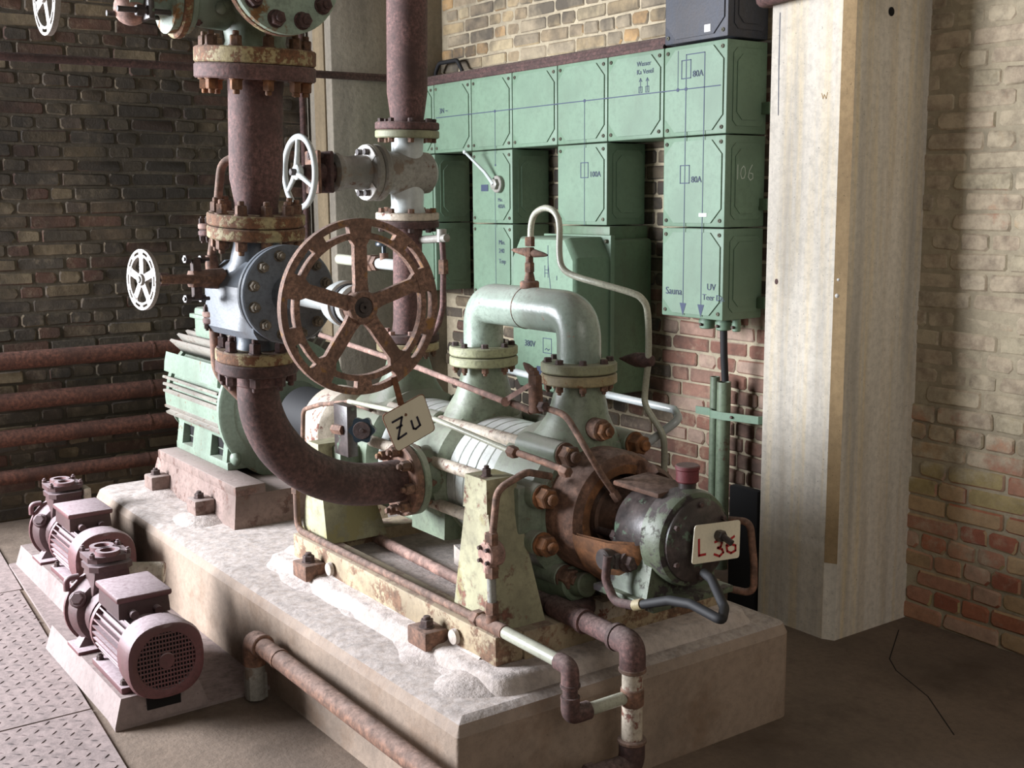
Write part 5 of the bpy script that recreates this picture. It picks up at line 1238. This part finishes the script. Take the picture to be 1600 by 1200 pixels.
part('rod', MB().tube([(-3.9900, 1.9600, 1.1571), (-3.2717, 1.9600, 1.1107), (-2.7824, 1.9600, 1.0643)], .0095, 10), 'tube_pink', lk)
part('clevis', MB().hull8([(-2.8082, 1.9550, 1.0652), (-2.6606, 1.9550, 1.1368), (-2.6484, 1.9550, 1.1272), (-2.7919, 1.9550, 1.0540)], [(-2.8326, 1.9720, 1.0601), (-2.6837, 1.9720, 1.1323), (-2.6714, 1.9720, 1.1227), (-2.8161, 1.9720, 1.0488)]).cyl((-2.7682, 1.9500, 1.0673), (-2.8179, 1.9850, 1.0568), .014, n=14), 'tube_pink', lk)
part('end_rod', MB().tube([(-2.7711, 1.9750, 1.0604), (-2.6761, 1.9750, 1.0509)], .011, 10), 'rust_brown', lk)
wt = thing('white_rod', 'thin whitish control rod below the upper tie rod on the pump side', 'rod', (-3.0074, 1.9000, 0.9360))
part('rod', MB().tube([(-3.6580, 1.9000, 0.9544), (-3.0808, 1.9000, 0.9754), (-2.6678, 1.9000, 0.9418)], .0085, 10), 'tube', wt)
part('end_fitting', MB().hexa((-2.6772, 1.9000, 0.9439), (1, 0, -.1), .018, .03).tube([(-2.6366, 1.9000, 0.9434), (-2.5298, 1.9100, 0.9352), (-2.4553, 1.9300, 0.9208)], .010, 10).hexa((-2.4687, 1.9250, 0.9226), (1, 0, -.1), .017, .03), 'rust_brown', wt)
pipe_thing('grey_tube', 'pale grey tube running behind the green nozzles and bending at the right', 'tube', [(-3.4762, 2.4500, 1.0394), (-2.8968, 2.4500, 1.0199), (-2.5829, 2.4500, 1.0152), (-2.5076, 2.4000, 1.0023), (-2.5703, 2.3300, 0.9290)], .0125, 'grey_smooth', 12, .03)
hs = thing('cooling_hose', 'dark cooling tube and black hose hanging below the near bearing', 'hose', (-2.3750, 2.0000, 0.6856))
part('iron_tube', MB().tube(fillet([(-2.3498, 1.9900, 0.6973), (-2.3600, 1.9900, 0.6279), (-2.3221, 1.9900, 0.5750), (-2.2441, 1.9900, 0.5863)], .04), .0125, 12), 'rust_dark', hs)
part('hose_clip', MB().tube([(-2.2390, 1.9900, 0.5878), (-2.2089, 1.9900, 0.5999)], .0155, 14), 'flange_yellow', hs)
part('black_hose', MB().tube(fillet([(-2.2188, 1.9900, 0.5953), (-2.1072, 1.9900, 0.6389), (-2.0287, 1.9900, 0.6510), (-1.9227, 1.9900, 0.6390), (-1.9728, 2.0500, 0.6441), (-2.0877, 2.1200, 0.6742), (-2.1358, 2.1400, 0.6750)], [.05, .05, .01, .02, .03]), .0125, 14), 'black', hs)
pipe_thing('rusty_tube', 'rusty bent tube hanging between the bearing end and the pillar', 'tube', [(-2.2968, 2.4000, 0.7404), (-2.2368, 2.4200, 0.7447), (-2.2185, 2.4200, 0.6270), (-2.2156, 2.4200, 0.5369), (-2.2921, 2.3800, 0.5433), (-2.3350, 2.3400, 0.5648)], .0105, 'rust_brown', 12, .03)

# small cocks beside the suction flange
kv = thing('knob_valve', 'small dark valve with a lobed blue-black knob above the suction bend', 'valve', (-3.5767, 1.8400, 0.8076))
part('valve_block', MB().box(*[(-3.6418, 1.8500, 0.8412)[0]-.0, (-3.5409, 1.8500, 0.8573)[0]], 1.83, 1.87, (-3.5977, 1.8500, 0.7800)[2], (-3.5862, 1.8500, 0.9582)[2], .004), 'oily', kv)
part('side_stub', MB().hexa((-3.5723, 1.8300, 0.8727), (-1, -.3, 0), .018, .05), 'rust_brown', kv)
kc = Vector((-3.3390, 1.7800, 0.9151)); kd = Vector((.75, -.62, .05)).normalized(); kx, ky, kz = basis(kd)
poly = [((.040+.0045*math.cos(6*2*PI*k/48))*math.cos(2*PI*k/48), (.040+.0045*math.cos(6*2*PI*k/48))*math.sin(2*PI*k/48)) for k in range(48)]
part('knob', MB().prism(poly, kc-kd*.012, kx, ky, kd, .022), 'knob', kv, angle=50)
part('knob_face', MB().lathe(kc+kd*.008, kd, [(0, .030), (.004, .028), (.004, .007), (.007, .006), (.007, 0)], 28), 'bolt_dark', kv)
part('knob_stem', MB().cyl(kc-kd*.09, kc, .012, n=14).cyl(kc-kd*.05, kc-kd*.02, .024, .03, 20), 'grey_smooth', kv)
pipe_thing('bent_tube', 'thin brownish tube bent over the pale far bearing of the pump', 'tube', [(-4.1528, 1.9500, 0.7219), (-4.1365, 1.9500, 0.8517), (-3.9894, 1.9500, 0.8921), (-3.7544, 1.9500, 0.9338), (-3.5874, 1.9500, 0.9290)], .009, 'tube_brown', 10, .04)
